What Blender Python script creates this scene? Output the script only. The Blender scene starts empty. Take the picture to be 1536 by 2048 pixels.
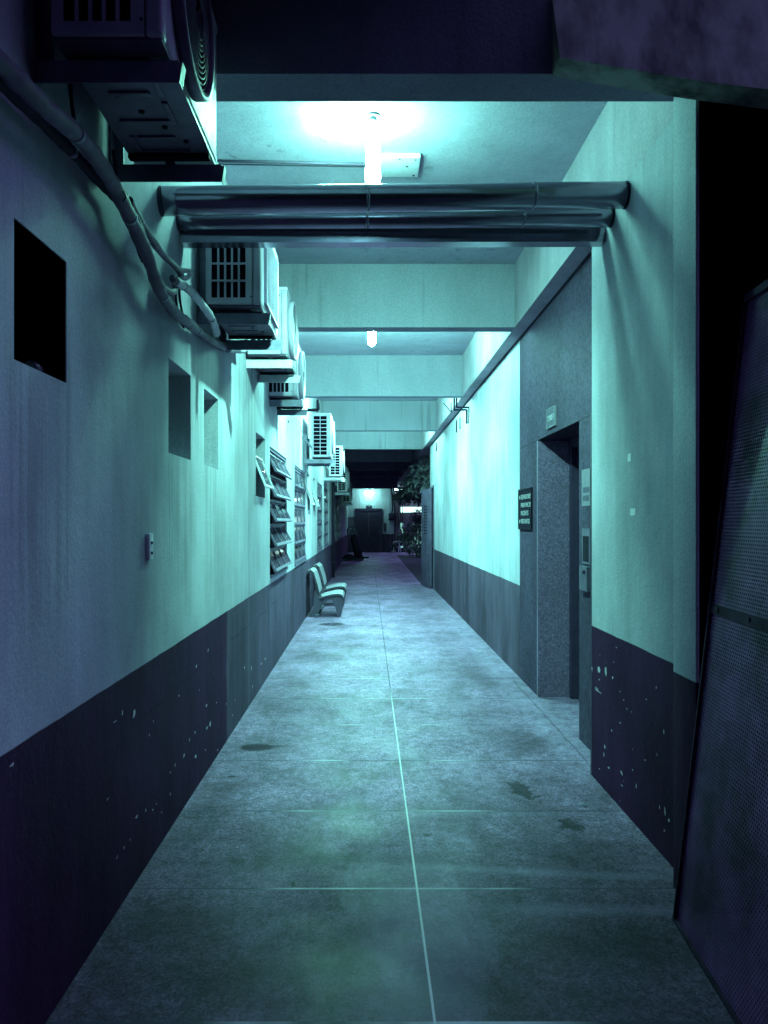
import bpy, bmesh, math, random
from mathutils import Vector, Matrix
random.seed(11)
R = math.radians
scene = bpy.context.scene
C = scene.collection

# ------------------------------------------------------------------ camera
EYE = 1.5
F = 1550.0                       # focal length in photograph pixels
VX, VY = 736.0, 1042.0           # vanishing point of the corridor in the photograph
cam_d = bpy.data.cameras.new('camera')
cam = bpy.data.objects.new('camera', cam_d); C.objects.link(cam)
cam.location = (0, 0, EYE); cam.rotation_euler = (R(90), 0, 0)
cam_d.sensor_fit = 'VERTICAL'; cam_d.sensor_height = 24.0
cam_d.lens = F / 2048 * 24.0
cam_d.shift_x = (768 - VX) / 2048
cam_d.shift_y = -(1024 - VY) / 2048
cam_d.clip_start = 0.05; cam_d.clip_end = 500
scene.camera = cam

# ------------------------------------------------------------------ world: dim violet glow of a night sky, strongest overhead
w = bpy.data.worlds.new('World'); scene.world = w; w.use_nodes = True
nt = w.node_tree; nt.nodes.clear()
out = nt.nodes.new('ShaderNodeOutputWorld'); bg = nt.nodes.new('ShaderNodeBackground')
tc = nt.nodes.new('ShaderNodeTexCoord'); sp = nt.nodes.new('ShaderNodeSeparateXYZ')
dotn = nt.nodes.new('ShaderNodeVectorMath'); dotn.operation = 'DOT_PRODUCT'
dotn.inputs[1].default_value = Vector((.50,.18,.86)).normalized()
rp = nt.nodes.new('ShaderNodeValToRGB')
rp.color_ramp.elements[0].position = 0.72; rp.color_ramp.elements[0].color = (0.0003, 0.0003, 0.0006, 1)
rp.color_ramp.elements[1].position = 1.0; rp.color_ramp.elements[1].color = (0.36, 0.35, 0.98, 1)
nt.links.new(tc.outputs['Generated'], dotn.inputs[0]); nt.links.new(dotn.outputs['Value'], rp.inputs[0])
nt.links.new(rp.outputs[0], bg.inputs[0]); bg.inputs[1].default_value = 2.9
nt.links.new(bg.outputs[0], out.inputs[0])

scene.view_settings.view_transform = 'Standard'
scene.view_settings.look = 'None'
scene.view_settings.exposure = 0.22
scene.view_settings.gamma = 1.0
scene.cycles.use_denoising = True
scene.cycles.caustics_reflective = False; scene.cycles.caustics_refractive = False
scene.cycles.max_bounces = 8
scene.cycles.diffuse_bounces = 3
scene.cycles.transparent_max_bounces = 12
scene.cycles.sample_clamp_indirect = 4.0
LAMP = (0.265, 0.98, 0.70)
LAMP_POWER = 205.0
LAMPS_Y = [4.42, 8.37, 11.8, 16.2]

# ------------------------------------------------------------------ material helpers
MATS = {}
class NT:
    def __init__(s, name):
        s.m = bpy.data.materials.new(name); s.m.use_nodes = True
        s.t = s.m.node_tree; s.n = s.t.nodes; s.l = s.t.links
        s.b = s.n['Principled BSDF']; s.out = s.n['Material Output']
        MATS[name] = s.m
    def link(s, a, b): s.l.new(a, b)
    def pos(s):
        if not hasattr(s, '_p'):
            s._p = s.n.new('ShaderNodeNewGeometry').outputs['Position']
        return s._p
    def obj(s):
        if not hasattr(s, '_o'):
            s._o = s.n.new('ShaderNodeTexCoord').outputs['Object']
        return s._o
    def xyz(s):
        if not hasattr(s, '_x'):
            q = s.n.new('ShaderNodeSeparateXYZ'); s.link(s.pos(), q.inputs[0]); s._x = q.outputs
        return s._x
    def setin(s, sock, v):
        if hasattr(v, 'links') or hasattr(v, 'is_linked'): s.link(v, sock)
        else: sock.default_value = v
    def math(s, op, a, b=0.0, c=0.0, clamp=False):
        q = s.n.new('ShaderNodeMath'); q.operation = op; q.use_clamp = clamp
        s.setin(q.inputs[0], a); s.setin(q.inputs[1], b); s.setin(q.inputs[2], c); return q.outputs[0]
    def scale(s, v, sc):
        q = s.n.new('ShaderNodeVectorMath'); q.operation = 'MULTIPLY'; s.link(v, q.inputs[0]); q.inputs[1].default_value = sc
        return q.outputs[0]
    def noise(s, sc=(1,1,1), scale=5, detail=4, rough=.55, v=None, dist=0.0):
        q = s.n.new('ShaderNodeTexNoise'); s.link(s.scale(v or s.pos(), sc), q.inputs['Vector'])
        q.inputs['Scale'].default_value = scale; q.inputs['Detail'].default_value = detail
        q.inputs['Roughness'].default_value = rough; q.inputs['Distortion'].default_value = dist
        return q.outputs['Fac']
    def voro(s, sc=(1,1,1), scale=5, v=None, feat='F1', out='Distance', rnd=1.0):
        q = s.n.new('ShaderNodeTexVoronoi'); q.feature = feat
        s.link(s.scale(v or s.pos(), sc), q.inputs['Vector'])
        q.inputs['Scale'].default_value = scale; q.inputs['Randomness'].default_value = rnd
        return q.outputs[out]
    def rng(s, v, a, b, c=0.0, d=1.0, smooth=False):
        q = s.n.new('ShaderNodeMapRange'); q.clamp = True
        if smooth: q.interpolation_type = 'SMOOTHSTEP'
        s.setin(q.inputs[0], v)
        for i, x in enumerate((a, b, c, d)): q.inputs[i+1].default_value = x
        return q.outputs[0]
    def mix(s, f, a, b):
        q = s.n.new('ShaderNodeMix'); q.data_type = 'RGBA'
        s.setin(q.inputs[0], f)
        for sock, v in ((q.inputs[6], a), (q.inputs[7], b)):
            if isinstance(v, tuple): sock.default_value = (*v[:3], 1)
            else: s.link(v, sock)
        return q.outputs[2]
    def mulc(s, c, f):
        q = s.n.new('ShaderNodeMix'); q.data_type = 'RGBA'; q.blend_type = 'MULTIPLY'
        q.inputs[0].default_value = 1.0
        if isinstance(c, tuple): q.inputs[6].default_value = (*c[:3], 1)
        else: s.link(c, q.inputs[6])
        cb = s.n.new('ShaderNodeCombineColor')
        for i in range(3): s.setin(cb.inputs[i], f)
        s.link(cb.outputs[0], q.inputs[7]); return q.outputs[2]
    def band(s, v, lo, hi, soft):
        a = s.rng(v, lo - soft, lo, 0, 1); b = s.rng(v, hi, hi + soft, 1, 0)
        return s.math('MULTIPLY', a, b)
    def line(s, v, at, half, soft=.004):
        d = s.math('ABSOLUTE', s.math('SUBTRACT', v, at))
        return s.rng(d, half, half + soft, 1, 0)
    def bump(s, h, strength=.3, dist=.01):
        q = s.n.new('ShaderNodeBump'); q.inputs['Strength'].default_value = strength
        q.inputs['Distance'].default_value = dist; s.link(h, q.inputs['Height'])
        s.link(q.outputs[0], s.b.inputs['Normal'])
    def base(s, c):
        if isinstance(c, tuple): s.b.inputs['Base Color'].default_value = (*c[:3], 1)
        else: s.link(c, s.b.inputs['Base Color'])
    def rough(s, v): s.setin(s.b.inputs['Roughness'], v)
    def metal(s, v): s.b.inputs['Metallic'].default_value = v

def simple(name, col, rough=.5, metal=0.0, var=.12, scale=14, bump=0.0, spec=None):
    n = NT(name)
    f = n.noise(scale=scale, detail=5)
    n.base(n.mulc(col, n.rng(f, .3, .7, 1-var, 1+var)))
    n.rough(n.rng(n.noise(scale=scale*2.3), .3, .7, rough-.08, rough+.08)); n.metal(metal)
    if spec is not None: n.b.inputs['Specular IOR Level'].default_value = spec
    if bump: n.bump(f, bump, .004)
    return n.m

DADO = .884
def wall_mat(name, axis, dado=True, seed=0.0, chips=None, col=(.47, .45, .56), dcol=(.13, .07, .16), split=None, crack=None, grime=1.0, drips=()):
    """plaster wall painted pale above and slate below; axis = coordinate that runs along the wall"""
    n = NT(name); x = n.xyz()
    along = x[axis]; z = x[2]
    sc = (1.0, 1.0, 0.12)
    off = n.n.new('ShaderNodeVectorMath'); off.operation = 'ADD'; n.link(n.pos(), off.inputs[0]); off.inputs[1].default_value = (seed, seed*1.7, seed*.3)
    v = off.outputs[0]
    streak = n.noise(sc, 4.0, 7, .65, v)
    fine = n.noise((1,1,1), 95, 3, .7, v)
    blotch = n.noise((1,1,.7), 1.3, 6, .62, v)
    val = n.math('MULTIPLY', n.rng(streak, .34, .66, 1-.17*grime, 1.04), n.rng(blotch, .34, .66, 1-.30*grime, 1.08))
    val = n.math('MULTIPLY', val, n.rng(fine, .35, .65, .86, 1.12))
    # dirty drips that start high up
    drip = n.noise((1, 1, .035), 13, 3, .5, v)
    dm = n.math('MULTIPLY', n.rng(drip, .60, .72), n.rng(n.noise((1,1,.5), 1.1, 2, .5, v), .45, .62))
    val = n.math('MULTIPLY', val, n.rng(dm, 0, 1, 1, .62))
    for yc, hw, zt_ in drips:
        dd = n.math('MULTIPLY', n.band(along, yc-hw, yc+hw, .06), n.band(z, zt_-.55, zt_, .25))
        ds = n.rng(n.noise((1,1,.03), 26, 4, .6, v), .45, .62)
        val = n.math('MULTIPLY', val, n.rng(n.math('MULTIPLY', dd, ds), 0, 1, 1, .78))
    # scuffs and small dark specks
    sc2 = n.voro((1,1,.6), 7.0, v)
    val = n.math('MULTIPLY', val, n.rng(sc2, .012, .03, .62, 1))
    pale = n.mulc(col, val)
    if dado:
        wob = n.math('ADD', z, n.math('MULTIPLY', n.math('SUBTRACT', n.noise((1,1,0), 3.0, 5), .5), .012))
        dm2 = n.rng(wob, DADO-.002, DADO+.002, 1, 0)
        dval = n.math('MULTIPLY', n.rng(blotch, .3, .7, .55, 1.4), n.rng(streak, .3, .7, .7, 1.3))
        dark = n.mulc(dcol, dval)
        if split:   # stretch of dado repainted in another shade
            sm = n.band(n.math('ADD', along, n.math('MULTIPLY', n.math('SUBTRACT', n.noise((1,1,1), 6, 4), .5), .08)), split[0], split[1], .05)
            dark = n.mix(sm, dark, n.mulc(split[2], dval))
        # dark scrapes and pale chips of knocked off paint
        warp = n.math('MULTIPLY', n.math('SUBTRACT', n.noise((1,1,1), 22, 3), .5), .09)
        cv = n.voro((1.4, 1.4, .8), 12, v)
        size = n.rng(n.voro((1.4,1.4,.8), 12, v, out='Color'), .55, 1.0, .0, .11)
        chip = n.math('LESS_THAN', n.math('ADD', cv, warp), n.math('SUBTRACT', size, .012))
        reg = n.rng(n.noise((1,1,1), 1.6, 3, .6, v), .47, .55)
        chip = n.math('MULTIPLY', chip, reg)
        if chips:
            chip = n.math('MULTIPLY', chip, n.band(along, chips[0], chips[1], .3))
        dark = n.mix(n.math('MULTIPLY', chip, .85), dark, (.62, .6, .7))
        colr = n.mix(dm2, pale, dark)
        n.rough(n.rng(dm2, 0, 1, .8, .6)); n.setin(n.b.inputs['Specular IOR Level'], n.rng(dm2, 0, 1, .06, .03))
    else:
        colr = pale; n.rough(.8); n.b.inputs['Specular IOR Level'].default_value = .06
    if crack is not None:
        wv = n.math('ADD', along, n.math('MULTIPLY', n.math('SUBTRACT', n.noise((0,0,1), 4, 3), .5), .02))
        cl = n.math('MULTIPLY', n.line(wv, crack, .004, .012), n.rng(z, .86, .9))
        colr = n.mulc(colr, n.rng(cl, 0, 1, 1, .35))
        cl2 = n.math('MULTIPLY', n.line(wv, crack, .003, .006), n.rng(z, .86, .9, 1, 0))
        colr = n.mix(n.math('MULTIPLY', cl2, .35), colr, (.5,.5,.6))
        wz = n.math('ADD', z, n.math('MULTIPLY', n.math('SUBTRACT', n.noise((0,1,0), 3, 4), .5), .05))
        hl = n.math('MULTIPLY', n.line(wz, .66, .001, .006), n.band(along, 3.4, 9.0, .3))
        hl = n.math('MULTIPLY', hl, n.rng(n.noise((0,1,0), 2.2, 3), .45, .5))
        colr = n.mulc(colr, n.rng(hl, 0, 1, 1, .5))
    n.base(colr)
    n.bump(n.math('ADD', n.noise((1,1,1), 55, 5, .6, v), n.math('MULTIPLY', n.noise((1,1,1), 4, 5, .6, v), 4.0)), .3, .006)
    return n.m

M = {}
M['left_wall'] = wall_mat('left plaster wall', 1, seed=3.1, drips=((3.97,.22,1.8),(4.76,.2,1.8),(2.3,.2,1.9),(4.7,.4,2.6),(6.4,.4,2.6),(9.9,.3,1.9)), split=(5.31, 60, (.080,.055,.098)), crack=6.27, dcol=(.034,.010,.038))
M['right_wall'] = wall_mat('right plaster wall', 1, seed=9.3, drips=((8.3,.5,3.2),(11.2,.4,2.9),(13.5,.6,3.1)), split=(7.0, 9.5, (.088,.060,.102)), dcol=(.068,.046,.08), chips=(7.0, 9.4))
M['near_wall'] = wall_mat('near right plaster wall', 1, seed=21.7, dcol=(.038,.011,.042), chips=(3.2, 4.56))
M['column'] = wall_mat('column plaster', 1, seed=31.0, dcol=(.032,.010,.036), grime=.7)
M['far_wall'] = wall_mat('end plaster wall', 0, seed=15.0, dcol=(.06,.04,.08))
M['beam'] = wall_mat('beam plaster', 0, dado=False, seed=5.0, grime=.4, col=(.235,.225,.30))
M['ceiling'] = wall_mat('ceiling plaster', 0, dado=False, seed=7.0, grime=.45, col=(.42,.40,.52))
M['side_beam'] = wall_mat('side beam plaster', 1, dado=False, seed=8.0, grime=1.0, col=(.42,.37,.46))
M['garden_wall'] = wall_mat('garden house plaster', 0, dado=False, seed=18.0, col=(.42,.36,.52))

# stained raw concrete of the sloping outer beam
n = NT('stained concrete')
st = n.noise((1,1,.08), 7, 5, .6); b2 = n.noise((1,1,.6), 2.5, 6, .6)
n.base(n.mulc((.22,.25,.22), n.math('MULTIPLY', n.rng(st, .38, .62, .15, 1.3), n.rng(b2, .3, .7, .75, 1.1)))); n.rough(.8)
n.bump(b2, .4, .01); M['concrete'] = n.m
M['chip'] = simple('bare plaster under flaked paint', (.42,.38,.44), .8, 0, .3, 30)

# terrazzo floor
n = NT('terrazzo floor'); x = n.xyz()
val = n.rng(n.noise((1,1,1), .9, 7, .70), .34, .66, .64, 1.28)
val = n.math('MULTIPLY', val, n.rng(n.noise((1.3,.8,1), 2.4, 7, .70, dist=.6), .37, .63, .68, 1.22))
sp1 = n.voro((1,1,1), 130, out='Color')
val = n.math('MULTIPLY', val, n.rng(sp1, 0, 1, .35, 1.75))
val = n.math('MULTIPLY', val, n.rng(n.noise((1,1,1), 16, 6, .72), .36, .62, .62, 1.18))
val = n.math('MULTIPLY', val, n.rng(n.noise((1,.5,1), 5.5, 5, .7, dist=1.5), .60, .70, 1.0, .66))
val = n.math('MULTIPLY', val, n.rng(n.noise((1,1,1), 70, 2), .3, .7, .86, 1.14))
# darker walked-in grime near the walls and lighter swept path
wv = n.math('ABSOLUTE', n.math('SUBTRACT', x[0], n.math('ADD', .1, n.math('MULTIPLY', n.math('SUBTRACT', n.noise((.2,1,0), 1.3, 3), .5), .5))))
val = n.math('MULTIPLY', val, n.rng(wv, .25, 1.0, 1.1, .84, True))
col = n.mulc((.24,.143,.27), n.math('MULTIPLY', val, n.rng(n.math('ADD', x[1], n.math('MULTIPLY', n.math('SUBTRACT', n.noise((1,1,1), 1.6, 5, .6), .5), 2.2)), 2.6, 5.0, .36, 1.0, True)))  # floor colour darkened toward the near end, imitating weaker light there
def ell(cx, cy, rx, ry, rot=0.0, warp=.5, ws=9, soft=.25):
    dx = n.math('SUBTRACT', x[0], cx); dy = n.math('SUBTRACT', x[1], cy)
    c_, s_ = math.cos(rot), math.sin(rot)
    u = n.math('ADD', n.math('MULTIPLY', dx, c_), n.math('MULTIPLY', dy, s_))
    q = n.math('SUBTRACT', n.math('MULTIPLY', dy, c_), n.math('MULTIPLY', dx, s_))
    d = n.math('SQRT', n.math('ADD', n.math('POWER', n.math('ABSOLUTE', n.math('DIVIDE', u, rx)), 2.0), n.math('POWER', n.math('ABSOLUTE', n.math('DIVIDE', q, ry)), 2.0)))
    d = n.math('ADD', d, n.math('MULTIPLY', n.math('SUBTRACT', n.noise((1,1,0), ws, 4), .5), warp))
    return n.rng(d, 1-soft, 1+soft, 1, 0)
def shade(col, m, f): return n.mulc(col, n.rng(m, 0, 1, 1, f))
def tint(col, m, f): return n.mix(n.math('MULTIPLY', m, f), col, (.34,.26,.42))
puddle = ell(-.74, 5.14, .11, .08, 0, 1.3, 11, .05)
tail = ell(-.62, 5.16, .10, .02, .1, .8, 20, .1)
wet = n.math('MAXIMUM', puddle, tail)
pu2 = n.math('MAXIMUM', ell(-.52, 11.25, .19, .2, 0, .9, 7, .08), ell(-.05, 11.1, .28, .04, .0, 1.0, 6, .1))
wet = n.math('MAXIMUM', wet, pu2)
splat = n.math('MAXIMUM', ell(.86, 4.32, .055, .16, .25, 2.6, 16, .12), ell(1.0, 3.82, .055, .08, 0, 2.6, 22, .12))
splat = n.math('MAXIMUM', splat, ell(.28, 3.70, .018, .02, 0, .8, 30, .1))
splat = n.math('MAXIMUM', splat, ell(-.31, 3.2, .008, .02, 0, .8, 30, .1))
splat = n.math('MAXIMUM', splat, ell(-.98+.18, 4.55, .025, .02, 0, 1, 30, .1))
worn = n.rng(n.noise((1.2,.35,1), 3.2, 6, .68), .5, .66)
col = tint(col, n.math('MULTIPLY', worn, ell(.12, 5.0, .42, 4.2, 0, 1.2, 2, .8)), .45)
for (cx, cy, rx, ry) in ((-.72,6.1,.2,.35),(-.65,7.3,.25,.3),(-.45,8.6,.4,.3),(.8,6.2,.3,.4),(1.0,5.3,.2,.3),(.95,7.6,.25,.6),(-.82,3.9,.1,.35),(.35,2.45,.35,.1),(-.1,4.05,.3,.07),(.9,2.75,.3,.1),(-.75,2.9,.14,.2)):
    col = shade(col, ell(cx, cy, rx, ry, 0, 2.2, 5, .6), .70)
col = shade(col, ell(-.55, 5.25, .42, .24, 0, 1.2, 4, .5), .72)
col = shade(col, ell(-.3, 3.42, .55, .07, .05, 2.2, 4, .6), .66)
col = shade(col, ell(.05, 3.44, .25, .05, -.1, 1.5, 6, .5), .72)
col = shade(col, ell(-.7, 4.5, .35, .22, 0, 1.5, 4, .6), .78)
col = shade(col, ell(-.6, 6.5, .35, .5, 0, 1.5, 3, .6), .8)
col = shade(col, ell(-.25, 2.62, .25, .14, .3, 2.0, 5, .6), .7)
col = shade(col, ell(.85, 3.5, .4, .13, 0, 2.0, 5, .6), .7)
col = tint(col, ell(.62, 3.32, .48, .028, -.10, 2.6, 4, .9), .28)
col = tint(col, ell(.75, 2.99, .40, .035, -.02, 2.6, 5, .9), .24)
col = tint(col, ell(.42, 3.98, .5, .03, -.03, 2.4, 4, .9), .2)
col = tint(col, ell(.18, 2.7, .16, .6, 0, 2.4, 6, .8), .3)
col = shade(col, splat, .3)
col = shade(col, wet, .32)
# rough strip along the right wall with a wandering crack
cw = n.math('ADD', x[0], n.math('MULTIPLY', n.math('SUBTRACT', n.noise((.2,1,0), 4, 4), .5), .05))
strip = n.math('MULTIPLY', n.rng(cw, 1.15, 1.25), n.rng(x[1], 4.4, 5.0))
col = tint(col, n.math('MULTIPLY', strip, n.rng(n.noise((1,1,1), 9, 5), .4, .6)), .35)
crk = n.math('MULTIPLY', n.line(cw, 1.365, .001, .012), n.band(x[1], 4.7, 7.2, .2))
col = shade(col, crk, .55)
# dividing strips
ys = [n.math('SUBTRACT', x[1], 0)]
jm = None
SP = .8463
j = n.math('MULTIPLY', n.math('ABSOLUTE', n.math('SUBTRACT', n.math('FRACT', n.math('ADD', n.math('DIVIDE', n.math('SUBTRACT', x[1], 3.163), SP), .5)), .5)), SP)
jl = n.rng(j, .0042, .008, 1, 0)
cl = n.line(x[0], .2, .0026, .003)
jn = n.noise((1,1,1), 1.6, 3)
darkened = n.math('MAXIMUM', n.math('MAXIMUM', n.rng(jn, .42, .6), n.rng(x[1], 7.0, 9.0)), n.rng(n.math('ABSOLUTE', n.math('SUBTRACT', x[0], .1)), .35, .6))  # joints go dark with distance, away from the middle and at random
jcol = n.mix(darkened, (.55,.5,.62), (.045,.035,.065))
clc = n.mix(n.rng(x[1], 6.2, 7.0), (.6,.55,.65), (.05,.035,.07))
col = n.mix(n.math('MULTIPLY', jl, n.rng(x[1], 14, 30, .9, .3)), col, jcol)
col = n.mix(cl, col, clc)
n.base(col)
rg = n.rng(n.noise((1,1,1), 2.2, 6, .6), .3, .7, .42, .66)
rg = n.math('SUBTRACT', rg, n.math('MULTIPLY', wet, .25))
n.rough(n.math('MAXIMUM', rg, .06))
n.b.inputs['Specular IOR Level'].default_value = .07
n.bump(n.math('ADD', n.noise((1,1,1), 90, 3), n.math('MULTIPLY', n.noise((1,1,1), 3, 4), 1.5)), .12, .004)
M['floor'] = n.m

# granite
n = NT('granite slab')
g1 = n.noise((1,1,1), 60, 4, .7, dist=1.2); g2 = n.voro((1,1,1), 75, out='Color'); g3 = n.noise((1,1,1), 2, 3)
val = n.math('MULTIPLY', n.rng(g1, .35, .65, .45, 1.5), n.math('MULTIPLY', n.rng(g2, 0, 1, .7, 1.3), n.rng(g3, .3, .7, .85, 1.1)))
n.base(n.mulc((.15,.095,.18), val)); n.rough(.35); M['granite'] = n.m
n = NT('honed granite cladding')
g1 = n.noise((1,1,1), 34, 5, .75, dist=1.0); g3 = n.noise((1,1,.6), 1.5, 4)
val = n.math('MULTIPLY', n.rng(g1, .35, .65, .5, 1.5), n.rng(g3, .3, .7, .7, 1.25))
x = n.xyz()
seam = n.line(x[2], 2.19, .0015, .004)
val = n.math('MULTIPLY', val, n.rng(seam, 0, 1, 1, .45))
n.base(n.mulc((.065,.046,.085), val)); n.rough(.7); n.b.inputs['Specular IOR Level'].default_value = .02; M['granite_clad'] = n.m

M['ac_white'] = simple('sun-bleached white enamel', (.37,.32,.43), .45, 0, .22, 6, spec=.25)
M['ac_dark'] = simple('black for grille and fan shade', (.006,.004,.010), 1.0, spec=0.0)  # near-black colour painted for the shade inside grilles and fans
M['ac_fin'] = simple('aluminium fins', (.10,.10,.14), .35, .7)
M['galv'] = simple('galvanised tray metal', (.13,.10,.17), .5, .2, .3, 8, .2)
M['bracket'] = simple('painted angle iron', (.16,.145,.23), .5, .2, .3, 12, .2)
M['bracket_light'] = simple('pale painted angle iron', (.6,.58,.68), .5, .1, .15, 12, .1)
M['steel'] = simple('dark steel', (.045,.028,.065), .5, .2, .2, 10, spec=.15)
M['door_dark'] = simple('dark lift door', (.045,.03,.06), .6, 0, .3, 5, spec=.04)
M['black'] = simple('black paint', (.010,.007,.016), .7, spec=.05)
M['tape'] = simple('old adhesive tape', (.72,.70,.75), .6, 0, .15, 40)
M['void'] = simple('black for dark gaps', (.004,.003,.006), .9, spec=0.0)  # near-black colour stands in for the darkness of unlit spaces
M['white'] = simple('white paint', (.72,.7,.8), .45)
M['frame'] = simple('grey painted window steel', (.12,.085,.16), .5, .0, .2, 12)
M['wood'] = simple('laminate board', (.27,.22,.30), .42, 0, .12, 20)
M['wood_edge'] = simple('dark ply edge', (.03,.02,.042), .5)
M['leg'] = simple('cast chair leg', (.06,.04,.08), .5)
M['paper'] = simple('notice paper', (.19,.16,.22), .7, 0, .1, spec=.1)
M['sign_dark'] = simple('dark sign board', (.012,.007,.02), .8, spec=.02)
M['sign_mid'] = simple('grey sign plate', (.07,.05,.10), .5, spec=.1)
M['text'] = simple('sign lettering', (.34,.31,.37), .6, 0, .03)
M['leaf_door'] = simple('weathered grey door paint', (.085,.06,.11), .6, 0, .35, 7, spec=.1)
M['rubber'] = simple('dull pipe insulation', (.11,.08,.14), .65, 0, .3, 16, .3)
M['tube_white'] = simple('white pipe wrap', (.55,.5,.62), .5, 0, .15, 12, .25)
M['cable'] = simple('dark cable', (.025,.018,.04), .7, spec=.1)
M['conduit'] = simple('pale conduit', (.10,.08,.13), .6, spec=.1)
M['bark'] = simple('bark', (.05,.045,.07), .85, 0, .4, 20, .5)
M['leaf'] = simple('glossy leaf', (.15,.14,.19), .35, 0, .5, 4)
M['leaf_glint'] = simple('leaf with painted glint', (.26,.25,.30), .3, 0, .4, 4)  # lighter leaf colour standing in for light glinting on the leaves
M['soil'] = simple('bare soil', (.02,.018,.03), .9, 0, .5, 6, .6)
M['ground'] = simple('dark outdoor ground', (.012,.011,.018), .9, 0, .4, 2, spec=.0)
M['cloth_dark'] = simple('dark clothing', (.02,.018,.03), .8)
M['skin'] = simple('skin', (.30,.24,.28), .5)
M['hair'] = simple('dark hair', (.012,.01,.018), .5)
M['bottle'] = simple('cloudy bottle plastic', (.10,.09,.14), .25)
M['machine'] = simple('black machine plastic', (.010,.007,.018), .6, spec=.1)

n = NT('metal pipe cladding')
d1 = n.noise((1.0, 3, 3), 5, 5, .65); d2 = n.noise((3, 10, 10), 2.0, 4)
n.base(n.mulc((.26,.23,.31), n.math('MULTIPLY', n.rng(d1, .3, .7, .8, 1.05), n.rng(d2, .3, .7, .92, 1.05)))); n.metal(.92)
n.rough(n.rng(d1, .3, .7, .22, .17)); M['cladding'] = n.m

n = NT('window glass'); n.base((.10,.10,.14)); n.rough(.08); n.metal(0)
n.b.inputs['Transmission Weight'].default_value = .0; n.b.inputs['Specular IOR Level'].default_value = .5
gl = n.noise((1,1,.3), 9, 4); n.base(n.mulc((.06,.045,.085), n.rng(gl, .3, .7, .5, 1.4))); M['glass'] = n.m

def emis(name, col, st):
    n = NT(name); n.base(tuple(min(1, c) for c in col)); n.b.inputs['Emission Color'].default_value = (*col, 1)
    n.b.inputs['Emission Strength'].default_value = st; return n.m
M['bulb'] = emis('lit bulb', LAMP, LAMP_POWER)
M['bulb_mid'] = emis('medium lit bulb', LAMP, LAMP_POWER*6.2)
M['bulb_bright'] = emis('brighter lit bulb', LAMP, LAMP_POWER*8.0)
M['far_bulb'] = emis('lit bulkhead glass', (.33,1.0,.80), 52)
M['lit_window'] = emis('lit window', (.6,1.0,.93), 1.6)
M['tube_light'] = emis('lit tube', (.55,1.0,.9), 9)
M['lit_room'] = emis('lit doorway', (.4,1.0,.85), .55)

# perforated steel sheet with real see-through holes
n = NT('perforated steel')
tcn = n.n.new('ShaderNodeTexCoord'); spx = n.n.new('ShaderNodeSeparateXYZ'); n.link(tcn.outputs['Object'], spx.inputs[0])
PITCH = .0165
u = n.math('DIVIDE', spx.outputs['Y'], PITCH); v = n.math('DIVIDE', spx.outputs['Z'], PITCH*.78)
def cell(uo, vo):
    a = n.math('SUBTRACT', n.math('FRACT', n.math('ADD', u, uo)), .5)
    b = n.math('SUBTRACT', n.math('FRACT', n.math('ADD', n.math('MULTIPLY', v, .5), vo)), .5)
    b = n.math('MULTIPLY', b, 1.732)
    return n.math('SQRT', n.math('ADD', n.math('MULTIPLY', a, a), n.math('MULTIPLY', b, b)))
d = n.math('MINIMUM', cell(0, 0), cell(.5, .5))
hole = n.math('LESS_THAN', d, .31)
gr = n.noise((1,1,1), 3.2, 5, .65)
n.base(n.mulc((.18,.068,.23), n.rng(gr, .34, .62, .25, 1.1))); n.metal(.0); n.b.inputs['Specular IOR Level'].default_value = .15; n.rough(.5)
tr = n.n.new('ShaderNodeBsdfTransparent'); mx = n.n.new('ShaderNodeMixShader')
n.link(hole, mx.inputs[0]); n.link(n.b.outputs[0], mx.inputs[1]); n.link(tr.outputs[0], mx.inputs[2]); n.link(mx.outputs[0], n.out.inputs[0])
M['perf'] = n.m
M['perf_rim'] = simple('folded steel rim', (.035,.02,.045), .8, .0, .4, 9, spec=.04)

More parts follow.
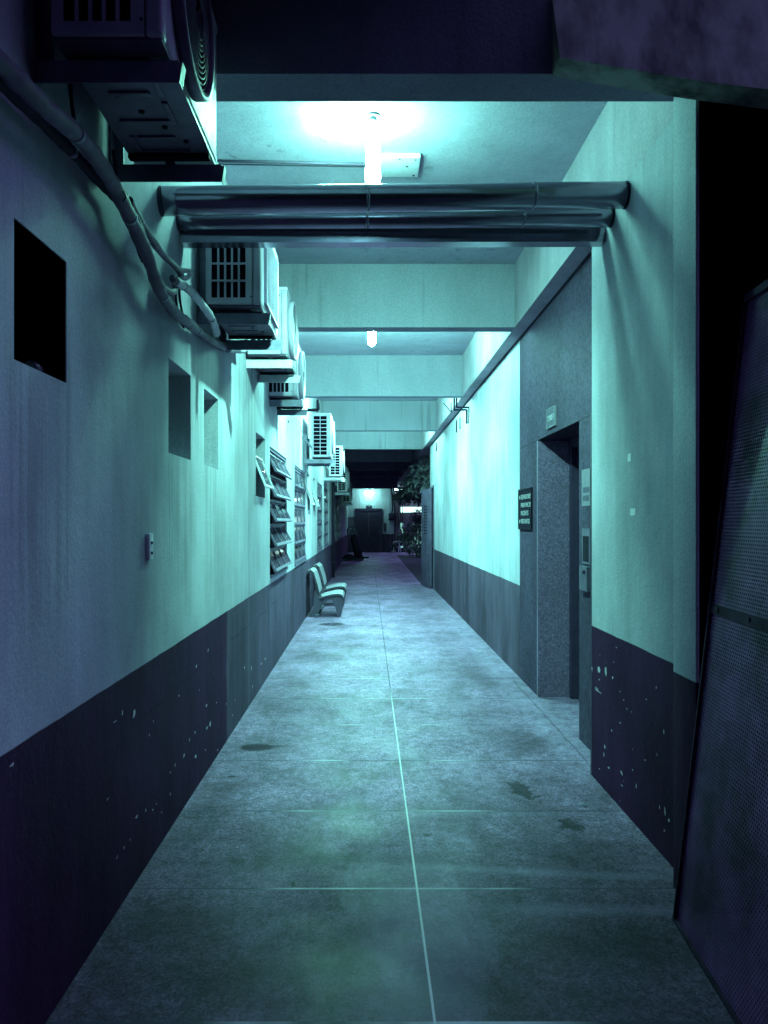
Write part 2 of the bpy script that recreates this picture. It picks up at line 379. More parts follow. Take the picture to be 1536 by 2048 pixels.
# ------------------------------------------------------------------ mesh builder
class MB:
    def __init__(s): s.v = []; s.f = []; s.mi = []; s.mats = []; s.sm = []
    def mat(s, m):
        if m not in s.mats: s.mats.append(m)
        return s.mats.index(m)
    def quad(s, pts, m=0, smooth=False):
        b = len(s.v); s.v += [tuple(p) for p in pts]; s.f.append(tuple(range(b, b+len(pts)))); s.mi.append(m); s.sm.append(smooth)
    def box(s, a, b, m=0, bev=0.0):
        a, b = [min(p, q) for p, q in zip(a, b)], [max(p, q) for p, q in zip(a, b)]
        bm = bmesh.new(); bmesh.ops.create_cube(bm, size=1)
        for v in bm.verts: v.co = Vector([(a[i]+b[i])/2 + v.co[i]*(b[i]-a[i]) for i in range(3)])
        if bev > 0: bmesh.ops.bevel(bm, geom=bm.edges[:], offset=bev, segments=2, profile=.6, affect='EDGES')
        s.addbm(bm, m, bev > 0)
        return s
    def addbm(s, bm, m=0, smooth=False, mtx=None):
        bm.verts.ensure_lookup_table(); o = len(s.v); bm.verts.index_update()
        for v in bm.verts: s.v.append(tuple((mtx @ v.co) if mtx else v.co))
        for f in bm.faces: s.f.append(tuple(o+v.index for v in f.verts)); s.mi.append(m); s.sm.append(smooth)
        bm.free()
    def tube(s, pts, r, m=0, seg=10, cap=True):
        pts = [Vector(p) for p in pts]; rs = r if isinstance(r, (list, tuple)) else [r]*len(pts)
        o = len(s.v); prev = None
        for i, p in enumerate(pts):
            t = (pts[min(i+1, len(pts)-1)] - pts[max(i-1, 0)]).normalized()
            if prev is None:
                a = Vector((0,0,1)) if abs(t.z) < .9 else Vector((1,0,0)); nx = t.cross(a).normalized()
            else: nx = (prev - t*prev.dot(t)).normalized()
            prev = nx; ny = t.cross(nx)
            for k in range(seg):
                an = 2*math.pi*k/seg
                s.v.append(tuple(p + (nx*math.cos(an) + ny*math.sin(an))*rs[i]))
        for i in range(len(pts)-1):
            for k in range(seg):
                a = o+i*seg+k; b = o+i*seg+(k+1) % seg
                s.f.append((a, b, b+seg, a+seg)); s.mi.append(m); s.sm.append(True)
        if cap:
            s.f.append(tuple(o+k for k in reversed(range(seg)))); s.mi.append(m); s.sm.append(False)
            e = o+(len(pts)-1)*seg; s.f.append(tuple(e+k for k in range(seg))); s.mi.append(m); s.sm.append(False)
        return s
    def bar(s, p, q, wdt, th, m=0, up=(0,0,1)):
        p, q = Vector(p), Vector(q); t = (q-p).normalized(); up = Vector(up)
        sx = t.cross(up)
        if sx.length < 1e-4: sx = t.cross(Vector((1,0,0)))
        sx.normalize(); sy = sx.cross(t)
        c = [p + sx*wdt/2*i + sy*th/2*j for i, j in ((-1,-1),(1,-1),(1,1),(-1,1))]
        d = [k + (q-p) for k in c]
        s.quad([c[3],c[2],c[1],c[0]], m); s.quad(d, m)
        for i in range(4): s.quad([c[i], c[(i+1)%4], d[(i+1)%4], d[i]], m)
        return s
    def prism(s, poly, off, m=0):
        """closed outline (3d points) pushed along off"""
        off = Vector(off); a = [Vector(p) for p in poly]; b = [p+off for p in a]
        s.quad(a[::-1], m); s.quad(b, m)
        for i in range(len(a)): s.quad([a[i], a[(i+1)%len(a)], b[(i+1)%len(a)], b[i]], m)
        return s
    def build(s, name, mat, parent=None, loc=None):
        me = bpy.data.meshes.new(name); me.from_pydata(s.v, [], s.f); me.update()
        for mm in (mat if isinstance(mat, (list, tuple)) else [mat]): me.materials.append(mm)
        me.polygons.foreach_set('material_index', s.mi); me.polygons.foreach_set('use_smooth', s.sm)
        bm = bmesh.new(); bm.from_mesh(me); bmesh.ops.recalc_face_normals(bm, faces=bm.faces[:]); bm.to_mesh(me); bm.free()
        o = bpy.data.objects.new(name, me); C.objects.link(o)
        if parent is not None: o.parent = parent
        if loc: o.location = loc
        return o
def tag(o, label=None, cat=None, group=None, kind=None):
    if label: o['label'] = label
    if cat: o['category'] = cat
    if group: o['group'] = group
    if kind: o['kind'] = kind
    return o
def empty(name, loc, label, cat, group=None, rz=0.0):
    o = bpy.data.objects.new(name, None); C.objects.link(o); o.location = loc; o.rotation_euler = (0,0,rz)
    o.empty_display_size = .1
    return tag(o, label, cat, group)
KIDS = {}
def copy_tree(o, parent=None):
    c = o.copy(); C.objects.link(c)
    if parent is not None: c.parent = parent
    for ch in [k for k in bpy.data.objects if k.parent == o and k is not c]:
        copy_tree(ch, c)
    return c
def smooth_path(pts, n=6):
    P = [Vector(p) for p in pts]; out = []
    for i in range(len(P)-1):
        p0 = P[max(i-1,0)]; p1 = P[i]; p2 = P[i+1]; p3 = P[min(i+2, len(P)-1)]
        for k in range(n):
            t = k/n
            out.append(.5*((2*p1)+(-p0+p2)*t+(2*p0-5*p1+4*p2-p3)*t*t+(-p0+3*p1-3*p2+p3)*t*t*t))
    out.append(P[-1]); return out
def W(px, py, X):
    """world point on the sideways distance X that the photograph shows at (px, py)"""
    Y = X*F/(px-VX); return (X, Y, EYE+(VY-py)*Y/F)
def text_mesh(name, body, size, mat, parent, M4, align='CENTER', sx=1.0, th=.001):
    cu = bpy.data.curves.new(name, 'FONT'); cu.body = body; cu.size = size; cu.align_x = align; cu.align_y = 'CENTER'; cu.extrude = th
    t = bpy.data.objects.new(name, cu); C.objects.link(t)
    bpy.context.view_layer.update()
    dg = bpy.context.evaluated_depsgraph_get()
    me = bpy.data.meshes.new_from_object(t.evaluated_get(dg))
    bpy.data.objects.remove(t); bpy.data.curves.remove(cu)
    me.transform(M4 @ Matrix.Diagonal((sx,1,1,1))); me.materials.clear(); me.materials.append(mat)
    o = bpy.data.objects.new(name, me); C.objects.link(o); o.parent = parent; return o

# wall sheet with openings: plane x = X facing dirn, holes are (y0,y1,z0,z1)
def wall_x(mb, X, t, y0, y1, z0, z1, holes, m=0):
    ys = sorted({y0, y1, *[h[0] for h in holes], *[h[1] for h in holes]})
    zs = sorted({z0, z1, *[h[2] for h in holes], *[h[3] for h in holes]})
    def inside(y, z): return any(h[0] < y < h[1] and h[2] < z < h[3] for h in holes)
    for i in range(len(ys)-1):
        for k in range(len(zs)-1):
            if inside((ys[i]+ys[i+1])/2, (zs[k]+zs[k+1])/2): continue
            for XX in (X, X+t):
                mb.quad([(XX,ys[i],zs[k]),(XX,ys[i+1],zs[k]),(XX,ys[i+1],zs[k+1]),(XX,ys[i],zs[k+1])], m)
    for h in holes:
        a, b, c, d = h
        mb.quad([(X,a,c),(X+t,a,c),(X+t,a,d),(X,a,d)], m); mb.quad([(X,b,c),(X+t,b,c),(X+t,b,d),(X,b,d)], m)
        mb.quad([(X,a,c),(X+t,a,c),(X+t,b,c),(X,b,c)], m); mb.quad([(X,a,d),(X+t,a,d),(X+t,b,d),(X,b,d)], m)
    mb.quad([(X,y0,z0),(X+t,y0,z0),(X+t,y0,z1),(X,y0,z1)], m); mb.quad([(X,y1,z0),(X+t,y1,z0),(X+t,y1,z1),(X,y1,z1)], m)

LX = -.963      # left wall face
RX = 1.452      # right wall face
NX = 1.32       # near right wall and side beam face
CEIL = 3.81; SOF = 3.24
END = 37.0
# ------------------------------------------------------------------ ground and floor
g = MB(); g.quad([(-60,-30,-.02),(60,-30,-.02),(60,120,-.02),(-60,120,-.02)])
tag(g.build('ground', M['ground']), kind='structure')
fl = MB()
fl.quad([(-1.3,-3,0),(1.26,-3,0),(1.26,END,0),(-1.3,END,0)])
fl.quad([(1.26,-3,0),(2.0,-3,0),(2.0,18.15,0),(1.26,18.15,0)])
fl.quad([(1.26,34.3,0),(2.3,34.3,0),(2.3,END+.1,0),(1.26,END+.1,0)])
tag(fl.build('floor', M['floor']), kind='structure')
so = MB()
for i in range(14):
    for k in range(10):
        pass
so.quad([(1.262,18.152,-.012),(7,18.152,-.012),(7,34.298,-.012),(1.262,34.298,-.012)])
tag(so.build('soil', M['soil']), kind='structure')

# ------------------------------------------------------------------ ceiling and beams
cb = MB(); cb.box((-1.3,3.016,CEIL),(1.9,END+.2,CEIL+.15))
tag(cb.build('ceiling', M['ceiling']), kind='structure')
GB = 'concrete beams crossing the corridor ceiling'
beam_labels = ['dark nearest ceiling beam above the first pipe crossing',
 'teal plastered ceiling beam just in front of the second bulb', 'bright ceiling beam just behind the second bulb',
 'bright narrow-looking ceiling beam behind the zigzag conduits', 'last lit ceiling beam before the corridor goes dark',
 'first unlit ceiling beam past the lit stretch', 'second unlit ceiling beam past the lit stretch', 'third unlit ceiling beam past the lit stretch']
for lab, (a, b, z0) in zip(beam_labels, [(3.016,3.215,SOF),(6.96,7.13,SOF),(10.8,10.97,SOF),(14.9,15.07,SOF),(18.76,18.93,SOF),(22.6,22.8,SOF),(26.5,26.7,SOF),(30.4,30.6,SOF)]):
    q = MB(); q.box((-1.1,a,z0),(NX-.001 if a > 4 else 1.30,b,CEIL-.001 if a>4 else 3.262))
    if a < 4: q.box((-1.1,a,3.2621),(.765,b,4.6))
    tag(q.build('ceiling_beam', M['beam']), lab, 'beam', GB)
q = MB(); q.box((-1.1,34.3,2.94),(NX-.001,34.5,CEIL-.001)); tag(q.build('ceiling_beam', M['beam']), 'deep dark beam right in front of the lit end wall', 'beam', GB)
sbm = MB(); sbm.box((NX,3.2,SOF+.002),(1.86,END,4.3), bev=.0)
tag(sbm.build('side_beam', M['side_beam']), 'long plastered beam running along the right side under the ceiling', 'beam')
cn = MB(); cn.box((-1.3,-7,3.95),(.5,3.01,4.1))  # unseen slab added to keep sky glow off the nearest beam and unit
tag(cn.build('sky_blocker', M['beam']), 'added unseen slab keeping sky glow off the near end of the passage', 'sky_blocker')
# narrow dark drip channel on the side beam soffit
cc = MB(); cc.tube(smooth_path([(1.44,4.6,3.236),(1.443,6.5,3.236),(1.438,9,3.235),(1.443,12,3.236),(1.44,18,3.236)],6), .008, seg=6)
tag(cc.build('soffit_cable', M['cable']), 'thin dark cable along the underside of the right beam', 'cable')

# ------------------------------------------------------------------ left wall and its windows
slots = [(2.108,2.475,1.94,2.327),(3.74,4.21,1.83,2.29),(4.55,4.98,1.83,2.28),(6.66,7.25,1.715,2.265),(9.27,9.55,2.49,2.72),(12.3,12.85,1.68,2.26),(13.6,14.15,1.68,2.26)]
big = [(7.6,9.2,.935,2.235),(10.15,12.0,.9,2.24),(14.7,16.3,.9,2.25),(17.0,18.9,.9,2.25),(20.9,22.8,.9,2.25),(24.2,26.8,.9,2.25)]
lw = MB(); wall_x(lw, LX, -.22, -3, END+.2, 0, 4.6, slots+big)
def chips(mb, X, dirn, pts, zx, zy, zf, m=1, seed=1):
    rnd = random.Random(seed)
    for (a, b, wd, ht, sk) in pts:
        px, py = zx+a/zf, zy+b/zf; c = W(px, py, X); k = c[1]/F
        # size in photograph pixels turned into metres along the wall
        hy = (wd/zf)*c[1]*c[1]/(abs(X)*F)*.38; hz = (ht/zf)*k*.42; n_ = 6; P = []
        for i in range(n_):
            an = 2*math.pi*i/n_; rr = rnd.uniform(.3, 1.25)
            P.append((X+dirn*.0012, c[1]+math.cos(an)*hy*rr+sk*math.sin(an)*hz, c[2]+math.sin(an)*hz*rr))
        mb.quad(P, m)
chips(lw, LX, 1, [(785,105,8,22,0),(832,40,8,16,0),(488,290,7,28,.3),(535,295,20,40,.2),(460,325,26,8,.6),(45,500,26,18,.3),(715,222,8,10,0),(825,262,10,20,.3),
  (840,335,8,22,.3),(828,350,8,16,0),(780,370,7,20,.2),(757,400,5,20,0),(735,465,14,22,.3),(782,465,9,20,0),(680,530,8,14,.4),(545,705,14,24,.3),(625,655,5,10,0),
  (610,680,7,12,0),(520,800,6,14,.5),(468,868,12,18,.3),(495,830,6,16,.4),(978,110,6,16,0),(1060,75,7,16,.3),(865,250,5,10,0),(940,240,5,10,0),(905,255,4,9,0),(430,635,10,12,.4),
  (1005,110,5,30,0),(930,300,5,10,0),(870,440,7,14,.2),(820,440,6,10,0),(700,500,5,14,.3),(645,690,5,8,0),(1010,185,5,22,0),(1045,95,5,9,0)], 0, 1280, 2, seed=3)
left = lw.build('corridor_wall', [M['left_wall'], M['chip']])
tag(left, 'long left wall with pale plaster above slate dado and window openings', 'wall')
rm = MB(); rm.box((-1.20,-3,0),(-1.22,END,4.5)); rm.box((-1.55,-3,-.01),(-1.56,END,4.5)); 
vb = MB()
vb.quad([(-1.9,-3,0),(-1.9,END,0),(-1.9,END,4.5),(-1.9,-3,4.5)])
vb.quad([(-1.184,-3,4.5),(-1.9,-3,4.5),(-1.9,END,4.5),(-1.184,END,4.5)])
vb.quad([(-1.184,-3,0),(-1.9,-3,0),(-1.9,-3,4.5),(-1.184,-3,4.5)]); vb.quad([(-1.184,END,0),(-1.9,END,0),(-1.9,END,4.5),(-1.184,END,4.5)])
vb.quad([(-1.184,-3,-.005),(-1.9,-3,-.005),(-1.9,END,-.005),(-1.184,END,-.005)])
vb.build('room_shade_backing', M['void'], left)
def sash_mb(L, H, panes, fw=.022, mull=.02):
    """hinged sash: local y along, z down from hinge (0..-H), x thickness"""
    q = MB()
    q.box((-.012,0,-fw),(.012,L,0)); q.box((-.012,0,-H),(.012,L,-H+fw*1.4))
    for k in range(panes+1):
        yc = k*(L-mull)/panes; q.box((-.010,yc,-H+fw*1.4),(.010,yc+mull,-fw))
    q.quad([(0,mull/2,-fw),(0,L-mull/2,-fw),(0,L-mull/2,-H+fw),(0,mull/2,-H+fw)], 1)
    return q
def jalousie(y0, y1, z0, z1, ang, rows=5, panes=3, lab=None, seed=0):
    rnd = random.Random(seed)
    q = MB(); t = .03; X0 = LX-.06; X1 = LX-.012
    q.box((X0,y0,z0),(X1,y0+t,z1)); q.box((X0,y1-t,z0),(X1,y1,z1)); q.box((X0,y0+t,z1-t),(X1,y1-t,z1)); q.box((X0,y0+t,z0),(X1+.03,y1-t,z0+t))
    rh = (z1-z0-2*t)/rows
    for k in range(1, rows): q.box((X0+.005,y0+t,z0+t+k*rh-.010),(X1-.004,y1-t,z0+t+k*rh+.010))
    for k in range(1, panes):   # inner upright bars
        yc = y0+(y1-y0)*k/panes; q.box((X0-.07,yc-.03,z0+t),(X0-.045,yc+.03,z1-t))
    wn = q.build('window', M['frame'], left)
    if lab: wn['label'] = lab
    for k in range(rows):
        s = sash_mb(y1-y0-2*t-.01, rh-.02, panes).build('sash', [M['frame'], M['glass']], wn)
        a = ang+rnd.uniform(-2, 2)
        # pivots a little below its top edge, bottom swings outward
        s.location = (LX-.03 - math.sin(R(a))*.03, y0+t+.005, z0+t+(k+1)*rh-.012)
        s.rotation_euler = (0, -R(a), 0)
    return wn
jalousie(*big[0], 27, lab='window with five rows of panes tilted wide open', seed=1)
jalousie(*big[1], 7, seed=2)
jalousie(*big[2], 6, seed=3)
jalousie(*big[3], 5, seed=4)
jalousie(*big[4], 7, seed=5)
jalousie(*big[5], 6, seed=6)
def hopper(y0, y1, z0, z1, ang):
    q = MB(); X0 = LX-.15; t = .018; zm = z0+.10
    q.box((X0,y0,z0),(X0+.02,y0+t,z1)); q.box((X0,y1-t,z0),(X0+.02,y1,z1)); q.box((X0,y0+t,z1-t),(X0+.02,y1-t,z1)); q.box((X0,y0+t,z0),(X0+.02,y1-t,z0+t))
    wn = q.build('window', M['frame'], left)
    s = MB(); L = y1-y0-.04; H = .30
    s.box((-.008,0,-H),(.008,L,-H+.02)); s.box((-.008,0,-.02),(.008,L,0)); s.box((-.008,0,-H+.02),(.008,.02,-.02)); s.box((-.008,L-.02,-H+.02),(.008,L,-.02))
    s.quad([(0,.02,-H+.02),(0,L-.02,-H+.02),(0,L-.02,-.02),(0,.02,-.02)],1)
    o = s.build('sash', [M['bracket_light'], M['glass']], wn); o.location = (LX-.03, y0+.02, z0+.10+.26); o.rotation_euler = (0,-R(ang),0)
for h in (slots[3], slots[5], slots[6]): hopper(*h, 22)
hq = MB(); a_,b_,c_,d_ = slots[0]
hq.box((LX-.22,b_-.004,c_),(LX-.004,b_-.001,d_)); hq.box((LX-.22,a_,d_-.004),(LX-.004,b_-.004,d_-.001)); hq.box((LX-.22,a_,c_+.001),(LX-.03,b_-.004,c_+.004))
hq.build('shade_lining', M['void'], left)  # black sheets added over the reveals in place of their shade
# bottle and scrap on the sill of the black opening
bt = MB(); bt.tube([(-1.03,2.36,1.967),(-1.03,2.41,1.967),(-1.03,2.42,1.967),(-1.03,2.445,1.967)],[.022,.022,.011,.010],seg=12)
tag(bt.build('bottle', M['bottle']), 'small bottle lying on the sill of the black square opening', 'bottle')
# surface socket on left wall
def Lw(px, py): return W(px, py, LX)
yk = LX*F/(295-VX)
sk = MB(); sk.box((LX,yk-.030,1.33),(LX+.018,yk+.030,1.445), bev=.003)
sk = sk.build('wall_switch', M['white']); tag(sk, 'small surface mounted switch box on the left wall', 'switch')
for zz in (1.36,1.405):
    kn = MB(); kn.tube([(LX+.018,yk,zz),(LX+.023,yk,zz)], .007, seg=10); kn.build('switch_button', M['steel'], sk)
for nm, (y, z) in zip(range(3), ((3.27,1.66),(3.1,1.2),(2.55,1.75))): pass
# downpipe further down the left wall
dp = MB(); dp.tube([(LX+.05,20.5,.0),(LX+.05,20.5,3.2)], .035, seg=10)
for z in (.4,1.5,2.6): dp.box((LX,20.46,z),(LX+.09,20.54,z+.03))
tag(dp.build('downpipe', M['cable']), 'thin black downpipe on the unlit stretch of left wall', 'pipe')

# ------------------------------------------------------------------ air conditioners
def make_ac(kind):
    """origin: bottom back near corner. x out from wall, y along wall, z up"""
    D, L, H = (.31,.80,.545) if kind != 'tall' else (.285,.78,.665)
    root = empty('air_conditioner', (0,0,0), 'x', 'air conditioner', 'air conditioner units hung in a row on the left wall')
    # closed casing; near-end grille is backed with black for its shaded inside
    gy = .0
    if kind != 'tall': gx0, gx1, gz0, gz1, nx_, nz_ = .035, .225, .05, .43, 5, 4
    else: gx0, gx1, gz0, gz1, nx_, nz_ = .03, .225, .045, H-.045, 2, 10
    q = MB()
    q.box((.0,.02,.02),(D,L,H-.02), bev=.014)
    q.box((-.002,.012,H-.035),(D+.004,L+.006,H), bev=.010)       # lid
    q.box((D-.045,.006,.015),(D+.002,.06,H-.036), bev=.012)       # rounded front corner post
    casing = q.build('casing', M['ac_white'], root)
    gme = MB()
    gme.box((gx0-.03,.004,gz0-.035),(gx0,.0185,gz1+.03)); gme.box((gx1,.004,gz0-.035),(gx1+.035,.0185,gz1+.03))
    gme.box((gx0,.004,gz0-.035),(gx1,.0185,gz0)); gme.box((gx0,.004,gz1),(gx1,.0185,gz1+.03))
    wx = (gx1-gx0)/nx_; wz = (gz1-gz0)/nz_
    for i in range(1, nx_): gme.box((gx0+i*wx-.005,.006,gz0),(gx0+i*wx+.005,.016,gz1))
    for k in range(1, nz_): gme.box((gx0,.005,gz0+k*wz-.0045),(gx1,.015,gz0+k*wz+.0045))
    gr = gme.build('side_grille', M['ac_white'], root)
    fi = MB(); fi.box((gx0+.001,.0165,gz0+.001),(gx1-.001,.0195,gz1-.001)); fi.build('grille_shade_plate', M['ac_dark'], gr)
    if kind == 'rect':
        f = MB(); y0, y1, z0, z1 = .12, .70, .05, .47
        for a, b in (((D,y0,z0),(D+.018,y0+.018,z1)),((D,y1-.018,z0),(D+.018,y1,z1)),((D,y0+.018,z0),(D+.018,y1-.018,z0+.018)),((D,y0+.018,z1-.018),(D+.018,y1-.018,z1))): f.box(a,b)
        for k in range(1, 22): f.box((D+.004,y0+.018,z0+k*(z1-z0)/22-.002),(D+.016,y1-.018,z0+k*(z1-z0)/22+.002))
        f.build('front_guard', M['ac_white'], root)
        k2 = MB(); k2.box((D,y0+.02,z0+.02),(D+.0025,y1-.02,z1-.02)); k2.build('fan_opening', M['ac_fin'], root)
    else:
        cy, cz = .33 if kind != 'tall' else .36, (.27 if kind != 'tall' else .33); r = .225 if kind != 'tall' else .235
        f = MB(); seg = 40
        def ring(r0, r1, x0, x1, m=0):
            bm = bmesh.new(); pr = [(r0,x0),(r1,x0),(r1,x1),(r0,x1)]
            vs = [[bm.verts.new((x, cy+math.cos(2*math.pi*k/seg)*rr, cz+math.sin(2*math.pi*k/seg)*rr)) for k in range(seg)] for rr, x in pr]
            for a in range(4):
                b = (a+1) % 4
                for k in range(seg): bm.faces.new((vs[a][k], vs[a][(k+1)%seg], vs[b][(k+1)%seg], vs[b][k]))
            f.addbm(bm, m, True)
        ring(r-.012, r+.012, D, D+.038)
        for j in range(1, 11):
            rr = .045+(r-.06)*j/10.5; ring(rr-.0014, rr+.0014, D+.022+.012*(1-j/11), D+.026+.012*(1-j/11))
        for k in range(8):
            an = math.pi*2*k/8; f.bar((D+.026,cy+.04*math.cos(an),cz+.04*math.sin(an)),(D+.016,cy+(r-.01)*math.cos(an),cz+(r-.01)*math.sin(an)), .005,.004)
        gd = f.build('fan_guard', M['galv'] if kind == 'near' else M['ac_white'], root)
        fb = MB()
        fb.tube([(D+.0005,cy,cz),(D+.003,cy,cz)], r-.012, seg=36)
        fb.build('fan_opening', M['ac_dark'], root)  # near-black piece standing in for the shade inside the fan
        bl = MB(); bl.tube([(D+.004,cy,cz),(D+.018,cy,cz)], .04, seg=16)
        for k in range(3):
            a0 = 2*math.pi*k/3; pts = []
            for s_ in range(6):
                a = a0+s_*.16; pts.append((D+.006+.002*s_, cy+math.cos(a)*(r-.03), cz+math.sin(a)*(r-.03)))
            bl.quad([(D+.006,cy+.03*math.cos(a0),cz+.03*math.sin(a0))]+pts+[(D+.014,cy+.03*math.cos(a0+.8),cz+.03*math.sin(a0+.8))])
        bl.build('fan_blade', M['steel'], root)
    # embossed base tray with feet
    t = MB(); t.box((.004,.024,.008),(D-.004,L-.006,.0195), 0)
    for a, b in (((.05,.12),(.24,.14)),((.22,.12),(.24,.30)),((.07,.28),(.20,.30)),((.05,.45),(.24,.47)),((.22,.34),(.24,.45)),((.08,.56),(.21,.575)),((.05,.66),(.24,.68)),((.05,.56),(.066,.66))):
        t.box((a[0],a[1],.001),(b[0],b[1],.0078), 0, .002)
    for k in range(5): t.tube([(.04+.05*k,.2+.1*k,.004),(.04+.05*k,.2+.1*k,.0079)], .010, 1, 10)
    t.build('base_tray', [M['galv'], M['black']], root)
    for y in (.10, L-.13):
        ft = MB(); ft.box((.01,y,-.017),(D-.005,y+.035,.0005), 0, .004); ft.build('rubber_foot', M['black'], root)
    for xx, zz in ((.255,.055),(.255,H-.07)):
        sc_ = MB(); sc_.tube([(xx,.0045,zz),(xx,.002,zz)], .005, seg=8); sc_.build('screw', M['steel'], root)
    return root
def make_bracket(kind='dark', reach=.38, L=.8):
    m = M['bracket'] if kind == 'dark' else M['bracket_light']
    root = empty('wall_bracket', (0,0,0), 'x', 'bracket', 'steel brackets under the air conditioner units')
    for y in (.08, L-.07):
        q = MB(); q.box((0,y,-.045),(reach,y+.045,-.0405)); q.box((0,y,-.105),(reach,y+.004,-.045)); 
        q.prism([(reach,y,-.045),(reach+.012,y,-.045),(reach+.002,y,-.105),(reach,y,-.105)], (0,.04,0))
        q.build('rail', m, root)
        p = MB(); p.box((0,y+.0042,-.085),(.006,y+.05,.34)); p.box((.006,y+.0462,-.04),(.04,y+.05,.34)); p.build('upright', m, root)
        b = MB(); b.bar((.03,y+.028,.25),(reach*.55,y+.028,-.035), .03,.005, up=(0,1,0)); b.build('brace', m, root)
    return root
ac_spots = [ # kind, near Y, front X, bottom z, label
 ('near', 2.15, -.575, 2.84, 'nearest air conditioner unit seen from below at the upper left'),
 ('rect', 4.28, -.592, 2.685, 'air conditioner with barred side grille hanging behind the pipe crossing'),
 ('round',6.05, -.635, 2.79, 'bright white air conditioner third from the camera, with round bulging fan'),
 ('round',7.50, -.685, 2.70, 'air conditioner fourth from the camera with its fan side lit'),
 ('tall',11.50, -.553, 2.44, 'tall air conditioner with twenty grille openings standing clear of the wall'),
 ('tall',16.70, -.553, 2.46, 'pale tall air conditioner half hidden behind the one before it'),
 ('tall',21.2, -.56, 2.30, 'dark unlit air conditioner just past the lit stretch'),
 ('tall',25.4, -.56, 2.10, 'lowest and farthest dark air conditioner silhouetted against the end wall')]
protos = {}; bprotos = {}
for kind, y, fx, z, lab in ac_spots:
    if kind in protos: o = copy_tree(protos[kind])
    else: o = protos[kind] = make_ac(kind)
    D = .31 if kind != 'tall' else .285
    o.location = (fx-D, y, z); o['label'] = lab
    bk = 'light' if y in (6.05, 16.70) else 'dark'
    key = (bk, fx)
    if key in bprotos: b = copy_tree(bprotos[key])
    else: b = bprotos[key] = make_bracket(bk, fx-LX+.03)
    b.location = (LX, y, z+.026)
    b['label'] = 'steel wall bracket carrying the ' + lab.split(' with')[0].split(' seen')[0].split(' hanging')[0].split(' half')[0].split(' standing')[0].split(' third')[0]
lbs = ['dark bracket under the nearest unit at the upper left','dark bracket under the unit behind the pipe crossing','pale bracket with bright rail under the third white unit','dark bracket under the fourth unit with lit fan','black bracket with diagonal struts under the tall unit','pale bracket under the half hidden tall unit','unlit bracket just past the lit stretch','farthest unlit bracket nearest the end wall']
for b, l in zip(sorted([o for o in bpy.data.objects if o.name.startswith('wall_bracket')], key=lambda o: o.location.y), lbs): b['label'] = l

# ------------------------------------------------------------------ refrigerant lines along the left wall
def run(name, pts, r, mat, lab, cat='pipe', group='pipes and cables along the left wall', bands=True, n_=8):
    P = smooth_path(pts, n_); rr = [r*(1+.07*math.sin(i*1.9)+.05*math.sin(i*.7)) for i in range(len(P))]
    q = MB(); q.tube(P, rr, 0, 12); o = q.build(name, mat); tag(o, lab, cat, group)
    if bands:
        for k in range(5, len(P)-2, 18):
            d = (P[k+1]-P[k]).normalized()*.010; q = MB(); q.tube([P[k]-d, P[k]+d], rr[k]*1.06, 0, 12)
            q.build('tape_wrap', M['bracket'], o)
    return o
run('insulated_pipe', [W(-120,10,-.90),W(0,125,-.88),W(90,215,-.86),W(160,275,-.85),W(215,350,-.86),W(255,425,-.87),W(290,500,-.875),W(315,570,-.885),W(345,620,-.90),W(375,645,-.915),W(405,668,-.92),W(440,690,-.93),W(478,700,-.93)], .026, M['rubber'], 'thick insulated pipe sagging along the left wall from the upper left corner')
run('insulated_pipe', [W(-120,60,-.93),W(0,165,-.93),W(90,250,-.925),W(150,310,-.92),W(200,365,-.92),W(240,405,-.91),W(262,450,-.90),W(290,520,-.905)], .018, M['cable'], 'darker thinner pipe running just below the thick insulated one')
run('insulated_pipe', [W(258,400,-.86),W(285,450,-.865),W(318,500,-.87),W(352,535,-.88),W(362,550,-.885),W(352,562,-.89),W(345,555,-.88),W(352,575,-.88),W(342,585,-.87),W(322,570,-.87),W(305,530,-.87),W(285,470,-.865),W(262,410,-.865)], .0145, M['rubber'], 'narrow pipe looping back on itself beside the pipe crossing', n_=6)
run('insulated_pipe', [W(350,562,-.87),W(378,580,-.86),W(405,610,-.85),W(425,640,-.85),W(434,668,-.86)], .020, M['tube_white'], 'white wrapped pipe curving down to the unit behind the crossing')
run('insulated_pipe', [W(345,530,-.92),W(360,540,-.90),W(375,542,-.88),W(380,550,-.88),W(372,556,-.89),W(360,552,-.9)], .012, M['tube_white'], 'short white pipe hook tied at the knot of pipes', n_=5, bands=False)
run('insulated_pipe', [W(455,698,-.92),W(478,700,-.9),W(490,698,-.88)], .024, M['tube_white'], 'white pipe end below the unit behind the crossing', bands=False)
for i, (p, lab) in enumerate([([W(350,560,-.95),W(352,600,-.95),W(360,640,-.95),W(368,655,-.95)], 'thin dark cable hanging left of the white wrapped pipe'),
    ([W(358,560,-.94),W(360,600,-.94),W(368,640,-.94),W(374,655,-.94)], 'second thin cable hanging nearer the white wrapped pipe'),
    ([W(140,110,-.93),W(142,190,-.93),W(150,250,-.92),W(158,290,-.91)], 'thin dark cable hanging beside the nearest unit'),
    ([W(226,300,-.92),W(232,340,-.92),W(230,355,-.92)], 'short cable end above the far rail of the nearest bracket'),
    ([W(246,382,-.84),W(252,395,-.84),W(246,402,-.85),W(256,408,-.85),W(254,388,-.84)], 'twisted wire tie around the thick insulated pipe')]):
    run('hanging_cable', p, .006 if i < 4 else .002, M['cable'], lab, 'cable', bands=False, n_=5)
